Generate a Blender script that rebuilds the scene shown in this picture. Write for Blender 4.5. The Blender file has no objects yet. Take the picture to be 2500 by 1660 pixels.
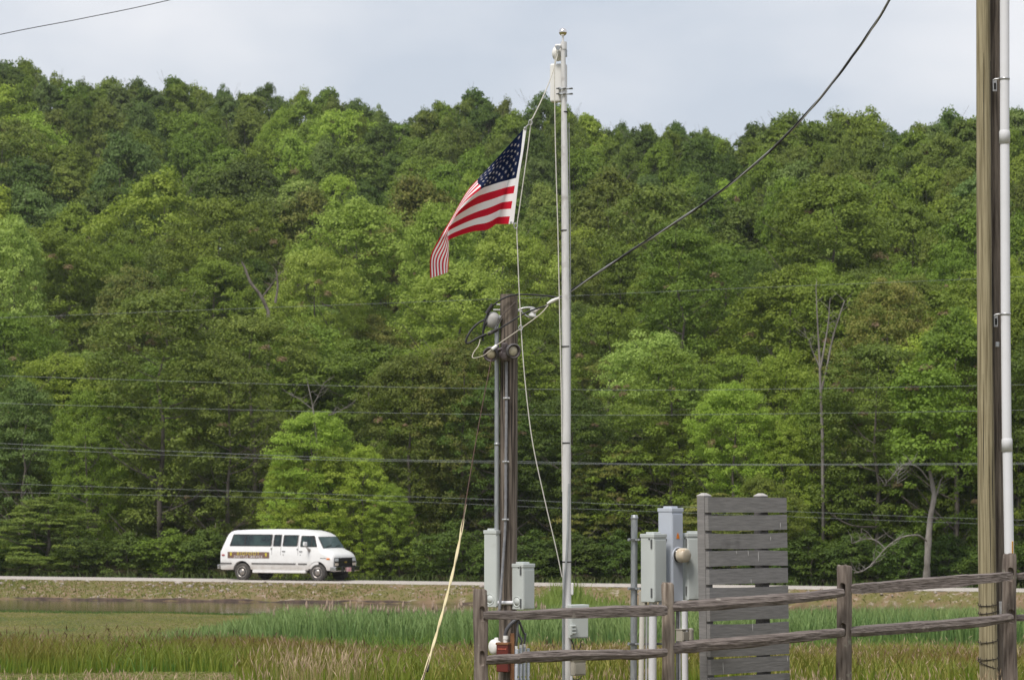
import bpy, bmesh, math, random
import numpy as np
from mathutils import Vector, Matrix, Euler

random.seed(7)
C = bpy.context.scene.collection
SC = bpy.context.scene
R = math.radians

# ------------------------------------------------------------------ camera, sky, sun, exposure
F = 7290.0                       # focal length in photo pixels (2500 wide), 105 mm on 36 mm
PITCH = math.atan(410.0 / F)     # horizon lies 410 px under the picture centre
CAMZ = 1.7
cam_d = bpy.data.cameras.new('camera')
cam = bpy.data.objects.new('camera', cam_d); C.objects.link(cam)
cam.location = (0, 0, CAMZ)
cam.rotation_euler = (R(90) + PITCH, 0, 0)
cam_d.sensor_width = 36.0
cam_d.lens = F / 2500.0 * 36.0
cam_d.clip_start = 0.5
cam_d.clip_end = 6000
cam_d.dof.use_dof = True
cam_d.dof.focus_distance = 27.3
cam_d.dof.aperture_fstop = 8.0
SC.camera = cam

SUN_EL, SUN_AZ = 57.0, -148.0    # azimuth from +Y towards +X: behind the camera and to its left
world = bpy.data.worlds.new('World'); SC.world = world
world.use_nodes = True
wn, wl = world.node_tree.nodes, world.node_tree.links
wn.clear()
w_out = wn.new('ShaderNodeOutputWorld')
w_bg = wn.new('ShaderNodeBackground')
w_sky = wn.new('ShaderNodeTexSky'); w_sky.sky_type = 'NISHITA'; w_sky.sun_disc = False
w_sky.sun_elevation = R(SUN_EL); w_sky.sun_rotation = R(SUN_AZ); w_sky.dust_density = 3.0
w_sc = wn.new('ShaderNodeVectorMath'); w_sc.operation = 'SCALE'; w_sc.inputs['Scale'].default_value = 0.08
wl.new(w_sky.outputs[0], w_sc.inputs[0])
w_tc = wn.new('ShaderNodeTexCoord')
w_map = wn.new('ShaderNodeMapping'); w_map.inputs['Scale'].default_value = (3.2, 3.2, 7.5)
w_map.inputs['Location'].default_value = (0.55, 0.2, 0.1)
wl.new(w_tc.outputs['Generated'], w_map.inputs[0])
w_no = wn.new('ShaderNodeTexNoise'); w_no.inputs['Scale'].default_value = 1.6; w_no.inputs['Detail'].default_value = 5
w_no.inputs['Roughness'].default_value = 0.52
wl.new(w_map.outputs[0], w_no.inputs['Vector'])
w_ramp = wn.new('ShaderNodeValToRGB')
w_ramp.color_ramp.elements[0].position = 0.36; w_ramp.color_ramp.elements[0].color = (0.47, 0.515, 0.585, 1)
w_ramp.color_ramp.elements[1].position = 0.66; w_ramp.color_ramp.elements[1].color = (0.70, 0.705, 0.73, 1)
wl.new(w_no.outputs['Fac'], w_ramp.inputs[0])
w_mix = wn.new('ShaderNodeMix'); w_mix.data_type = 'RGBA'; w_mix.inputs[0].default_value = 0.9
wl.new(w_sc.outputs[0], w_mix.inputs[6]); wl.new(w_ramp.outputs[0], w_mix.inputs[7])
wl.new(w_mix.outputs[2], w_bg.inputs[0]); w_bg.inputs[1].default_value = 1.0
wl.new(w_bg.outputs[0], w_out.inputs[0])

sun_d = bpy.data.lights.new('sun', 'SUN'); sun_d.energy = 2.5; sun_d.angle = R(17); sun_d.color = (1.0, 0.95, 0.88)
sun = bpy.data.objects.new('sun', sun_d); C.objects.link(sun)
sdir = Vector((math.sin(R(SUN_AZ)) * math.cos(R(SUN_EL)), math.cos(R(SUN_AZ)) * math.cos(R(SUN_EL)), math.sin(R(SUN_EL))))
sun.rotation_euler = sdir.to_track_quat('Z', 'Y').to_euler()
sun.location = (0, 0, 80)
SC.view_settings.view_transform = 'Standard'
SC.view_settings.look = 'None'
SC.view_settings.exposure = 0.45
SC.view_settings.gamma = 1.0
SC.view_settings.use_curve_mapping = False
SC.render.engine = 'CYCLES'
SC.cycles.max_bounces = 8
SC.cycles.transparent_max_bounces = 8
try: SC.cycles.use_denoising = True
except Exception: pass

# ------------------------------------------------------------------ helpers
cp, sp = math.cos(PITCH), math.sin(PITCH)
def P(u, v, d):
    """world point at photo pixel (u, v) lying d metres in front of the camera (along +Y)"""
    r = (u - 1250.0) / F; up = (830.0 - v) / F
    y = cp - sp * up; z = sp + cp * up
    return Vector((r / y * d, d, CAMZ + z / y * d))
def pm(d): return F / d          # photo pixels per metre
ORG = {}
def tag(o, label=None, cat=None, group=None, kind=None):
    if label: o['label'] = label
    if cat: o['category'] = cat
    if group: o['group'] = group
    if kind: o['kind'] = kind
    return o
def thing(name, label, cat, loc=(0, 0, 0), group=None, rotz=0.0):
    o = bpy.data.objects.new(name, None); C.objects.link(o)
    o.location = loc; o.rotation_euler = (0, 0, rotz); o.empty_display_size = 0.2
    ORG[o.name] = Vector(loc) if rotz == 0 else Vector((0, 0, 0))
    return tag(o, label, cat, group)
def link_mesh(name, me, mats, parent=None):
    o = bpy.data.objects.new(name, me); C.objects.link(o)
    for m in (mats if isinstance(mats, (list, tuple)) else [mats]):
        me.materials.append(m)
    if parent is not None:
        o.parent = parent; ORG[o.name] = ORG[parent.name]
    else:
        ORG[o.name] = Vector((0, 0, 0))
    return o

class MB:
    def __init__(s): s.bm = bmesh.new(); s.mi = 0
    def _f(s, vs, smooth=True):
        try:
            f = s.bm.faces.new(vs); f.material_index = s.mi; f.smooth = smooth; return f
        except ValueError: return None
    def box(s, c, dims, rotz=0.0, bev=0.0, rot=None, seg=2):
        t = bmesh.new(); bmesh.ops.create_cube(t, size=1.0)
        for v in t.verts: v.co = Vector((v.co.x * dims[0], v.co.y * dims[1], v.co.z * dims[2]))
        if bev > 0:
            bmesh.ops.bevel(t, geom=t.edges[:], offset=bev, segments=seg, affect='EDGES', profile=0.5)
        M = Matrix.Translation(Vector(c)) @ (rot.to_4x4() if rot is not None else Matrix.Rotation(rotz, 4, 'Z'))
        mp = {}
        for v in t.verts: mp[v] = s.bm.verts.new(M @ v.co)
        for f in t.faces: s._f([mp[v] for v in f.verts], False)
        t.free(); return s
    def ring(s, c, ax, r, n, up=None):
        ax = ax.normalized()
        if up is None: up = Vector((0, 0, 1)) if abs(ax.z) < 0.9 else Vector((1, 0, 0))
        a = ax.cross(up).normalized(); b = ax.cross(a).normalized()
        return [s.bm.verts.new(c + (a * math.cos(2 * math.pi * k / n) + b * math.sin(2 * math.pi * k / n)) * r) for k in range(n)]
    def loft(s, rings, caps=True, smooth=True):
        for q in range(len(rings) - 1):
            A, B = rings[q], rings[q + 1]; n = len(A)
            for k in range(n): s._f([A[k], A[(k + 1) % n], B[(k + 1) % n], B[k]], smooth)
        if caps: s._f(list(reversed(rings[0])), False); s._f(rings[-1], False)
        return s
    def cyl(s, p0, p1, r0, r1=None, n=16, caps=True):
        p0, p1 = Vector(p0), Vector(p1); ax = p1 - p0
        return s.loft([s.ring(p0, ax, r0, n), s.ring(p1, ax, r0 if r1 is None else r1, n)], caps)
    def tube(s, pts, r, n=8, caps=True):
        pts = [Vector(p) for p in pts]; rings = []; up = None
        for i, p in enumerate(pts):
            ax = (pts[min(i + 1, len(pts) - 1)] - pts[max(i - 1, 0)])
            if ax.length < 1e-9: ax = Vector((0, 0, 1))
            ax.normalize()
            if up is None: up = Vector((0, 0, 1)) if abs(ax.z) < 0.9 else Vector((1, 0, 0))
            up = (up - ax * up.dot(ax)).normalized()
            rings.append(s.ring(p, ax, r[i] if isinstance(r, (list, tuple)) else r, n, up))
        return s.loft(rings, caps)
    def lathe(s, c, ax, prof, n=24, caps=True):
        c, ax = Vector(c), Vector(ax).normalized()
        return s.loft([s.ring(c + ax * h, ax, max(r, 1e-4), n) for h, r in prof], caps)
    def poly(s, pts, th=None):
        """flat polygon, or a plate of vector thickness th"""
        A = [s.bm.verts.new(Vector(p)) for p in pts]
        if th is None: s._f(A, False); return s
        B = [s.bm.verts.new(Vector(p) + th) for p in pts]
        s._f(A, False); s._f(list(reversed(B)), False)
        for k in range(len(A)): s._f([A[k], B[k], B[(k + 1) % len(A)], A[(k + 1) % len(A)]], False)
        return s
    def build(s, name, mats, parent=None, sharp=None):
        off = ORG[parent.name] if parent is not None else Vector((0, 0, 0))
        bmesh.ops.recalc_face_normals(s.bm, faces=s.bm.faces[:])
        if off.length > 0:
            for v in s.bm.verts: v.co -= off
        for e in s.bm.edges:
            if len(e.link_faces) == 2 and e.link_faces[0].smooth != e.link_faces[1].smooth: e.smooth = False
        if sharp:
            for e in s.bm.edges:
                if len(e.link_faces) == 2 and e.calc_face_angle(0) > sharp: e.smooth = False
        me = bpy.data.meshes.new(name); s.bm.to_mesh(me); s.bm.free()
        return link_mesh(name, me, mats, parent)

def npmesh(name, verts, faces, attrs=None, face_mat=None, smooth=False):
    me = bpy.data.meshes.new(name)
    verts = np.asarray(verts, np.float32); faces = np.asarray(faces, np.int32); k = faces.shape[1]
    me.vertices.add(len(verts)); me.vertices.foreach_set('co', verts.ravel())
    me.loops.add(faces.size); me.loops.foreach_set('vertex_index', faces.ravel())
    me.polygons.add(len(faces)); me.polygons.foreach_set('loop_start', np.arange(0, faces.size, k, dtype=np.int32))
    if face_mat is not None: me.polygons.foreach_set('material_index', np.asarray(face_mat, np.int32))
    me.polygons.foreach_set('use_smooth', np.full(len(faces), smooth))
    me.update(calc_edges=True)
    for nm, a in (attrs or {}).items():
        at = me.attributes.new(nm, 'FLOAT', 'POINT'); at.data.foreach_set('value', np.asarray(a, np.float32))
    return me

def cr(pts, n=8):
    """Catmull-Rom through points"""
    pts = [Vector(p) for p in pts]; q = [pts[0] * 2 - pts[1]] + pts + [pts[-1] * 2 - pts[-2]]; out = []
    for i in range(1, len(q) - 2):
        a, b, c, d = q[i - 1], q[i], q[i + 1], q[i + 2]
        for k in range(n):
            t = k / n
            out.append(0.5 * ((2 * b) + (c - a) * t + (2 * a - 5 * b + 4 * c - d) * t * t + (3 * b - a - 3 * c + d) * t ** 3))
    out.append(pts[-1]); return out

def boolean_cut(o, cutters):
    for c in cutters:
        m = o.modifiers.new('cut', 'BOOLEAN'); m.operation = 'DIFFERENCE'; m.object = c; m.solver = 'EXACT'
    dg = bpy.context.evaluated_depsgraph_get(); dg.update()
    me = bpy.data.meshes.new_from_object(o.evaluated_get(dg))
    o.modifiers.clear(); old = o.data; o.data = me; me.name = old.name; bpy.data.meshes.remove(old)
    for c in cutters:
        d = c.data; bpy.data.objects.remove(c); bpy.data.meshes.remove(d)

# ------------------------------------------------------------------ materials
def srgb(r, g, b):
    f = lambda c: (c / 255 / 12.92) if c / 255 <= 0.04045 else ((c / 255 + 0.055) / 1.055) ** 2.4
    return (f(r), f(g), f(b))
def M(name, c1, c2=None, scale=6.0, stretch=(1, 1, 1), lo=0.35, hi=0.65, rough=0.6, metal=0.0, bump=0.0, spec=0.4,
      c3=None, scale3=3.0, lo3=0.55, hi3=0.75, detail=6):
    m = bpy.data.materials.new(name); m.use_nodes = True
    n, l = m.node_tree.nodes, m.node_tree.links
    b = n['Principled BSDF']
    b.inputs['Base Color'].default_value = (*c1, 1); b.inputs['Roughness'].default_value = rough
    b.inputs['Metallic'].default_value = metal; b.inputs['Specular IOR Level'].default_value = spec
    if c2 is None: return m
    tc = n.new('ShaderNodeTexCoord'); mp = n.new('ShaderNodeMapping'); mp.inputs['Scale'].default_value = stretch
    l.new(tc.outputs['Object'], mp.inputs[0])
    no = n.new('ShaderNodeTexNoise'); no.inputs['Scale'].default_value = scale; no.inputs['Detail'].default_value = detail
    no.inputs['Roughness'].default_value = 0.62
    l.new(mp.outputs[0], no.inputs['Vector'])
    rp = n.new('ShaderNodeMapRange'); rp.inputs['From Min'].default_value = lo; rp.inputs['From Max'].default_value = hi
    l.new(no.outputs['Fac'], rp.inputs['Value'])
    mx = n.new('ShaderNodeMix'); mx.data_type = 'RGBA'
    l.new(rp.outputs[0], mx.inputs[0]); mx.inputs[6].default_value = (*c1, 1); mx.inputs[7].default_value = (*c2, 1)
    out = mx.outputs[2]
    if c3 is not None:
        n3 = n.new('ShaderNodeTexNoise'); n3.inputs['Scale'].default_value = scale3; n3.inputs['Detail'].default_value = 5
        l.new(tc.outputs['Object'], n3.inputs['Vector'])
        r3 = n.new('ShaderNodeMapRange'); r3.inputs['From Min'].default_value = lo3; r3.inputs['From Max'].default_value = hi3
        l.new(n3.outputs['Fac'], r3.inputs['Value'])
        m3 = n.new('ShaderNodeMix'); m3.data_type = 'RGBA'; m3.inputs[7].default_value = (*c3, 1)
        l.new(r3.outputs[0], m3.inputs[0]); l.new(out, m3.inputs[6]); out = m3.outputs[2]
    l.new(out, b.inputs['Base Color'])
    if bump > 0:
        bp = n.new('ShaderNodeBump'); bp.inputs['Strength'].default_value = 1.0; bp.inputs['Distance'].default_value = bump
        l.new(no.outputs['Fac'], bp.inputs['Height']); l.new(bp.outputs[0], b.inputs['Normal'])
    return m

def foliage(name, cA, cB, dead=(0.25, 0.16, 0.10), var=0.10, trans=0.35, tip=None):
    """leaf material: 'rnd' per leaf mixes cA and cB, 'dead' turns a spray brown, 't' (0..1 along a blade) leads to tip"""
    m = bpy.data.materials.new(name); m.use_nodes = True
    n, l = m.node_tree.nodes, m.node_tree.links; n.clear()
    o = n.new('ShaderNodeOutputMaterial')
    a = n.new('ShaderNodeAttribute'); a.attribute_name = 'rnd'
    mx = n.new('ShaderNodeMix'); mx.data_type = 'RGBA'; mx.inputs[6].default_value = (*cA, 1); mx.inputs[7].default_value = (*cB, 1)
    l.new(a.outputs['Fac'], mx.inputs[0]); col = mx.outputs[2]
    if tip is not None:
        t = n.new('ShaderNodeAttribute'); t.attribute_name = 't'
        p = n.new('ShaderNodeAttribute'); p.attribute_name = 'pat'
        mr = n.new('ShaderNodeMapRange'); mr.inputs['From Min'].default_value = 0.25; mr.inputs['From Max'].default_value = 0.95
        l.new(t.outputs['Fac'], mr.inputs['Value'])
        mu = n.new('ShaderNodeMath'); mu.operation = 'MULTIPLY'; l.new(mr.outputs[0], mu.inputs[0]); l.new(p.outputs['Fac'], mu.inputs[1])
        m2 = n.new('ShaderNodeMix'); m2.data_type = 'RGBA'; m2.inputs[7].default_value = (*tip, 1)
        l.new(mu.outputs[0], m2.inputs[0]); l.new(col, m2.inputs[6]); col = m2.outputs[2]
    else:
        oi = n.new('ShaderNodeObjectInfo')
        hs = n.new('ShaderNodeHueSaturation')
        mr = n.new('ShaderNodeMapRange'); mr.inputs['To Min'].default_value = 0.5 - 0.022; mr.inputs['To Max'].default_value = 0.5 + 0.003
        l.new(oi.outputs['Random'], mr.inputs['Value']); l.new(mr.outputs[0], hs.inputs['Hue'])
        ml = n.new('ShaderNodeMath'); ml.operation = 'MULTIPLY'; ml.inputs[1].default_value = 7.31; l.new(oi.outputs['Random'], ml.inputs[0])
        fr = n.new('ShaderNodeMath'); fr.operation = 'FRACT'; l.new(ml.outputs[0], fr.inputs[0])
        mv = n.new('ShaderNodeMapRange'); mv.inputs['To Min'].default_value = 1 - var * 1.6; mv.inputs['To Max'].default_value = 1 + var * 1.6
        l.new(fr.outputs[0], mv.inputs['Value']); l.new(mv.outputs[0], hs.inputs['Value'])
        l.new(col, hs.inputs['Color']); col = hs.outputs[0]
        d = n.new('ShaderNodeAttribute'); d.attribute_name = 'dead'
        m2 = n.new('ShaderNodeMix'); m2.data_type = 'RGBA'; m2.inputs[7].default_value = (*dead, 1)
        l.new(d.outputs['Fac'], m2.inputs[0]); l.new(col, m2.inputs[6]); col = m2.outputs[2]
    df = n.new('ShaderNodeBsdfPrincipled'); df.inputs['Roughness'].default_value = 0.55; df.inputs['Specular IOR Level'].default_value = 0.25
    tr = n.new('ShaderNodeBsdfTranslucent')
    l.new(col, df.inputs['Base Color']); l.new(col, tr.inputs['Color'])
    ms = n.new('ShaderNodeMixShader'); ms.inputs[0].default_value = trans
    l.new(df.outputs[0], ms.inputs[1]); l.new(tr.outputs[0], ms.inputs[2]); l.new(ms.outputs[0], o.inputs[0])
    return m
HAZE = 0.00011
# ------------------------------------------------------------------ terrain
SLOPE = 0.49                     # the road crosses the view obliquely, nearer on the right
def road_y(X): return 117.0 - SLOPE * np.clip(X, -160, 120)
def water_y(X): return np.minimum(112.5 - 0.325 * np.clip(X, -160, 120), road_y(X) - 3.6)
def edge_y(X): return road_y(X) + 6.5
NEAR_Y = [-400, 0, 20, 27, 36, 45, 54, 70, 85, 98, 106, 140]
NEAR_Z = [0.3, 0.1, 0.0, -0.06, -0.46, -0.9, -1.26, -1.62, -1.78, -1.87, -1.93, -1.95]
HS = [-400, 0, 20, 45, 70, 95, 125, 155, 190, 260, 600, 4000]
HZ = [0, 0, 0.9, 5.0, 9.6, 14.6, 20.5, 26.5, 33.0, 30.0, 10.0, 0]
def lateral(X, Y):
    a = np.clip(X / np.maximum(Y, 40.0) / 0.1715 * 0.5 + 0.5, -0.3, 1.3)
    rs = np.interp(a, [-.3, 0.0, 0.36, 0.5, 0.68, 0.8, 1.3], [200, 190, 190, 168, 160, 128, 120])
    hs = np.interp(a, [-.3, 0.0, 0.25, 0.36, 0.5, 0.70, 0.8, 0.95, 1.3], [1.1, 1.03, 0.95, .90, .80, .72, .56, .56, .56])
    return rs, hs
def gz(X, Y):
    X = np.asarray(X, float); Y = np.asarray(Y, float)
    near = np.interp(Y, NEAR_Y, NEAR_Z)
    near = near + 0.03 * np.sin(X * 0.9 + Y * 0.31) * np.sin(Y * 0.55 - X * .2) * (Y > 12)
    yr, yw = road_y(X), water_y(X)
    yn = yw - 13.0
    bed = np.interp(Y - yn, [0, 3, 10, 13], [-1.9, -2.5, -2.5, -1.92])
    z = np.where(Y > yn, bed, near)
    rb = yr - 2.5
    t = np.clip((Y - yw) / np.maximum(rb - yw, 0.5), 0, 1)
    bank = -1.93 + 0.66 * t ** 0.62 + 0.05 * np.sin(X * 2.1 + Y) * np.sin(X * .63 + 1.2 * Y) * t * (1 - t) * 4
    z = np.where(Y > yw, bank, z)
    z = np.where(Y > rb, -1.27, z)
    z = np.where(Y > yr + 2.6, -1.27 - 0.10 * np.clip((Y - yr - 2.6) / 1.5, 0, 1), z)
    s = Y - edge_y(X); rs, hs = lateral(X, Y)
    hill = np.interp(s * 190.0 / rs, HS, HZ) * hs
    z = np.where(s > 0, -1.37 + hill, z)
    z = np.where(np.abs(X) > 60, z - 0, z)
    return z
def G(x, y): return float(gz(x, y))

def axis(parts):
    out = []
    for a, b, st in parts: out.append(np.arange(a, b, st))
    return np.concatenate(out)
gx = axis([(-2600, -400, 200), (-400, -100, 25), (-100, -30, 4), (-30, 30, 0.6), (30, 100, 4), (100, 400, 25), (400, 2601, 200)])
gy = axis([(-400, 0, 40), (0, 24, 4), (24, 90, 1.2), (90, 135, 0.5), (135, 400, 5), (400, 900, 50), (900, 4001, 300)])
GX, GY = np.meshgrid(gx, gy)
GZ = gz(GX, GY)
nx, ny = len(gx), len(gy)
idx = np.arange(nx * ny).reshape(ny, nx)
faces = np.stack([idx[:-1, :-1], idx[:-1, 1:], idx[1:, 1:], idx[1:, :-1]], -1).reshape(-1, 4)
dw = (GY - water_y(GX)); wet_w = np.clip(1 - np.abs(dw + .5) / .5, 0, 1); dr = road_y(GX) - 2.4 - GY
bank_w = ((dw > -13.5) & (dr > -1)).astype(float)
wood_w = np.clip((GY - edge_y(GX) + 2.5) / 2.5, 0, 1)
lawn_w = np.clip((GY - 71) / 3, 0, 1) * (GY < 106) * np.clip((-4.5 - GX) / 2, 0, 1)
lawn_w = np.maximum(lawn_w, np.clip((53.5 - GY) / 1.0, 0, 1) * np.clip((-3.6 - GX), 0, 1))
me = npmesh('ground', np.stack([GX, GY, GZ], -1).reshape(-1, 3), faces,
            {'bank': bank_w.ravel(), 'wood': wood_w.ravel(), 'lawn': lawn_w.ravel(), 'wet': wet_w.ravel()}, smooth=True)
def ground_mat():
    m = bpy.data.materials.new('ground_soil_and_turf'); m.use_nodes = True
    n, l = m.node_tree.nodes, m.node_tree.links; b = n['Principled BSDF']
    b.inputs['Roughness'].default_value = 0.95; b.inputs['Specular IOR Level'].default_value = 0.1
    ge = n.new('ShaderNodeNewGeometry')
    def noise(sc, det=6, st=(1, 1, 1)):
        mp = n.new('ShaderNodeMapping'); mp.inputs['Scale'].default_value = st; l.new(ge.outputs['Position'], mp.inputs[0])
        x = n.new('ShaderNodeTexNoise'); x.inputs['Scale'].default_value = sc; x.inputs['Detail'].default_value = det
        x.inputs['Roughness'].default_value = 0.65; l.new(mp.outputs[0], x.inputs['Vector']); return x.outputs['Fac']
    def rng(f, a, c):
        r = n.new('ShaderNodeMapRange'); r.inputs['From Min'].default_value = a; r.inputs['From Max'].default_value = c
        l.new(f, r.inputs['Value']); return r.outputs[0]
    def mix(f, a, c):
        x = n.new('ShaderNodeMix'); x.data_type = 'RGBA'
        for s, val in ((0, f), (6, a), (7, c)):
            if isinstance(val, tuple): x.inputs[s].default_value = (*val, 1)
            else: l.new(val, x.inputs[s])
        return x.outputs[2]
    def attr(nm):
        x = n.new('ShaderNodeAttribute'); x.attribute_name = nm; return x.outputs['Fac']
    field = mix(rng(noise(0.5), .4, .62), (0.10, 0.10, 0.028), (0.16, 0.12, 0.05))
    lawn = mix(rng(noise(0.35, 5, (1, .5, 1)), .38, .62), (0.085, 0.105, 0.030), (0.20, 0.155, 0.066))
    lawn = mix(rng(noise(9.0), .45, .7), lawn, (0.07, 0.085, 0.025))
    bank = mix(rng(noise(1.1), .42, .6), (0.20, 0.14, 0.085), (0.14, 0.13, 0.045))
    bank = mix(rng(noise(3.2, 8), .55, .66), bank, (0.36, 0.30, 0.25))
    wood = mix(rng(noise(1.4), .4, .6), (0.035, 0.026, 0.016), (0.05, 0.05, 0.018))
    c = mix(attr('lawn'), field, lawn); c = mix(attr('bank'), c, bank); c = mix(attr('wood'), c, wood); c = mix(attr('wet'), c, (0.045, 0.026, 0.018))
    l.new(c, b.inputs['Base Color'])
    bp = n.new('ShaderNodeBump'); bp.inputs['Distance'].default_value = 0.05; l.new(noise(5.0), bp.inputs['Height']); l.new(bp.outputs[0], b.inputs['Normal'])
    return m
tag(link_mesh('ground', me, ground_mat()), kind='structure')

# low eroded mud edge where the bank meets the water
xs = np.arange(-140, 24, 0.22); rr = np.random.default_rng(8)
jn = rr.normal(0, .10, len(xs)); jn = np.convolve(jn, np.ones(4) / 4, 'same') * 1.8; hj = np.convolve(rr.normal(0, .06, len(xs)), np.ones(5) / 5, 'same') * 1.6
cols = [np.stack([xs, water_y(xs) + o + jn * k, np.full_like(xs, z0) + hj * k2], -1) for o, k, z0, k2 in ((-.25, .5, -2.0, 0), (-.06, 1, -1.93, .1), (.02, 1, -1.845, .6), (.12, .8, -1.83, .6))]
cols.append(np.stack([xs, water_y(xs) + .45 + jn, np.full_like(xs, -2.0)], -1))
mv = np.stack(cols, 1); mi = np.arange(len(xs) * 5).reshape(len(xs), 5)
mf = np.stack([mi[:-1, :-1], mi[1:, :-1], mi[1:, 1:], mi[:-1, 1:]], -1).reshape(-1, 4)
MUD = M('wet_mud', (0.034, 0.020, 0.014), (0.105, 0.066, 0.044), scale=3.2, rough=.75, bump=.03, lo=.42, hi=.72)
tag(link_mesh('muddy_bank', npmesh('muddy_bank', mv.reshape(-1, 3), mf, smooth=True), MUD), kind='structure')

# gravel road along the top of the bank
rng0 = np.random.default_rng(3)
xs = np.arange(-150, 116, 0.5)
cols = []
for off, dz in ((-2.1, 0.0), (-1.9, 0.03), (-0.9, 0.055), (0, 0.035), (0.9, 0.055), (1.9, 0.03), (2.15, 0.0)):
    jit = rng0.uniform(-.12, .12, len(xs)) if abs(off) > 2 else 0
    cols.append(np.stack([xs, road_y(xs) + off + jit, np.full_like(xs, -1.265) + dz], -1))
rv = np.stack(cols, 1); nn = rv.shape[1]
ridx = np.arange(len(xs) * nn).reshape(len(xs), nn)
rf = np.stack([ridx[:-1, :-1], ridx[1:, :-1], ridx[1:, 1:], ridx[:-1, 1:]], -1).reshape(-1, 4)
gravel_m = M('pale_gravel', (0.33, 0.295, 0.262), (0.47, 0.43, 0.39), scale=7, rough=.95, bump=.02)
tag(link_mesh('gravel_road', npmesh('gravel_road', rv.reshape(-1, 3), rf, smooth=True), gravel_m), kind='structure')

# pond
xs = np.arange(-140, 26, 2.0)
pv = np.concatenate([np.stack([xs, water_y(xs) - 16, np.full_like(xs, -1.915)], -1), np.stack([xs, water_y(xs) + 0.6, np.full_like(xs, -1.915)], -1)])
k = len(xs); i0 = np.arange(k - 1)
wm = M('pond_water', (0.040, 0.035, 0.024), rough=0.06, spec=0.5)
n_, l_ = wm.node_tree.nodes, wm.node_tree.links
tn = n_.new('ShaderNodeTexNoise'); tn.inputs['Scale'].default_value = 2.2; tn.inputs['Detail'].default_value = 4
gp = n_.new('ShaderNodeNewGeometry'); l_.new(gp.outputs['Position'], tn.inputs['Vector'])
tb = n_.new('ShaderNodeBump'); tb.inputs['Distance'].default_value = 0.012; l_.new(tn.outputs['Fac'], tb.inputs['Height'])
l_.new(tb.outputs[0], n_['Principled BSDF'].inputs['Normal'])
tag(link_mesh('pond_water', npmesh('pond_water', pv, np.stack([i0, i0 + 1, i0 + 1 + k, i0 + k], -1)), wm), kind='structure')

# ------------------------------------------------------------------ trees
BARK = M('grey_bark', (0.075, 0.062, 0.050), (0.19, 0.165, 0.14), scale=3.0, stretch=(1, 1, .35), rough=.9, bump=.03)
BARK_PALE = M('pale_dead_wood', (0.12, 0.105, 0.092), (0.255, 0.23, 0.21), scale=3.0, stretch=(1, 1, .3), rough=.9)
LEAF = {
    'mid':    foliage('mid_green_leaves', (0.110, 0.181, 0.016), (0.200, 0.297, 0.035)),
    'bright': foliage('yellow_green_leaves', (0.208, 0.320, 0.029), (0.373, 0.504, 0.078), trans=.45),
    'pale':   foliage('pale_green_leaves', (0.188, 0.292, 0.046), (0.376, 0.499, 0.122), trans=.4),
    'light':  foliage('light_fresh_leaves', (0.190, 0.285, 0.030), (0.370, 0.490, 0.095), trans=.42, var=.04),
    'dark':   foliage('dark_green_leaves', (0.060, 0.112, 0.015), (0.115, 0.185, 0.027)),
    'blue':   foliage('grey_green_leaves', (0.093, 0.161, 0.030), (0.185, 0.267, 0.070)),
    'olive':  foliage('olive_leaves', (0.102, 0.160, 0.020), (0.185, 0.248, 0.041)),
    'tan':    foliage('olive_leaves_with_tan_tips', (0.110, 0.164, 0.022), (0.256, 0.259, 0.059), var=.08),
}
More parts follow.
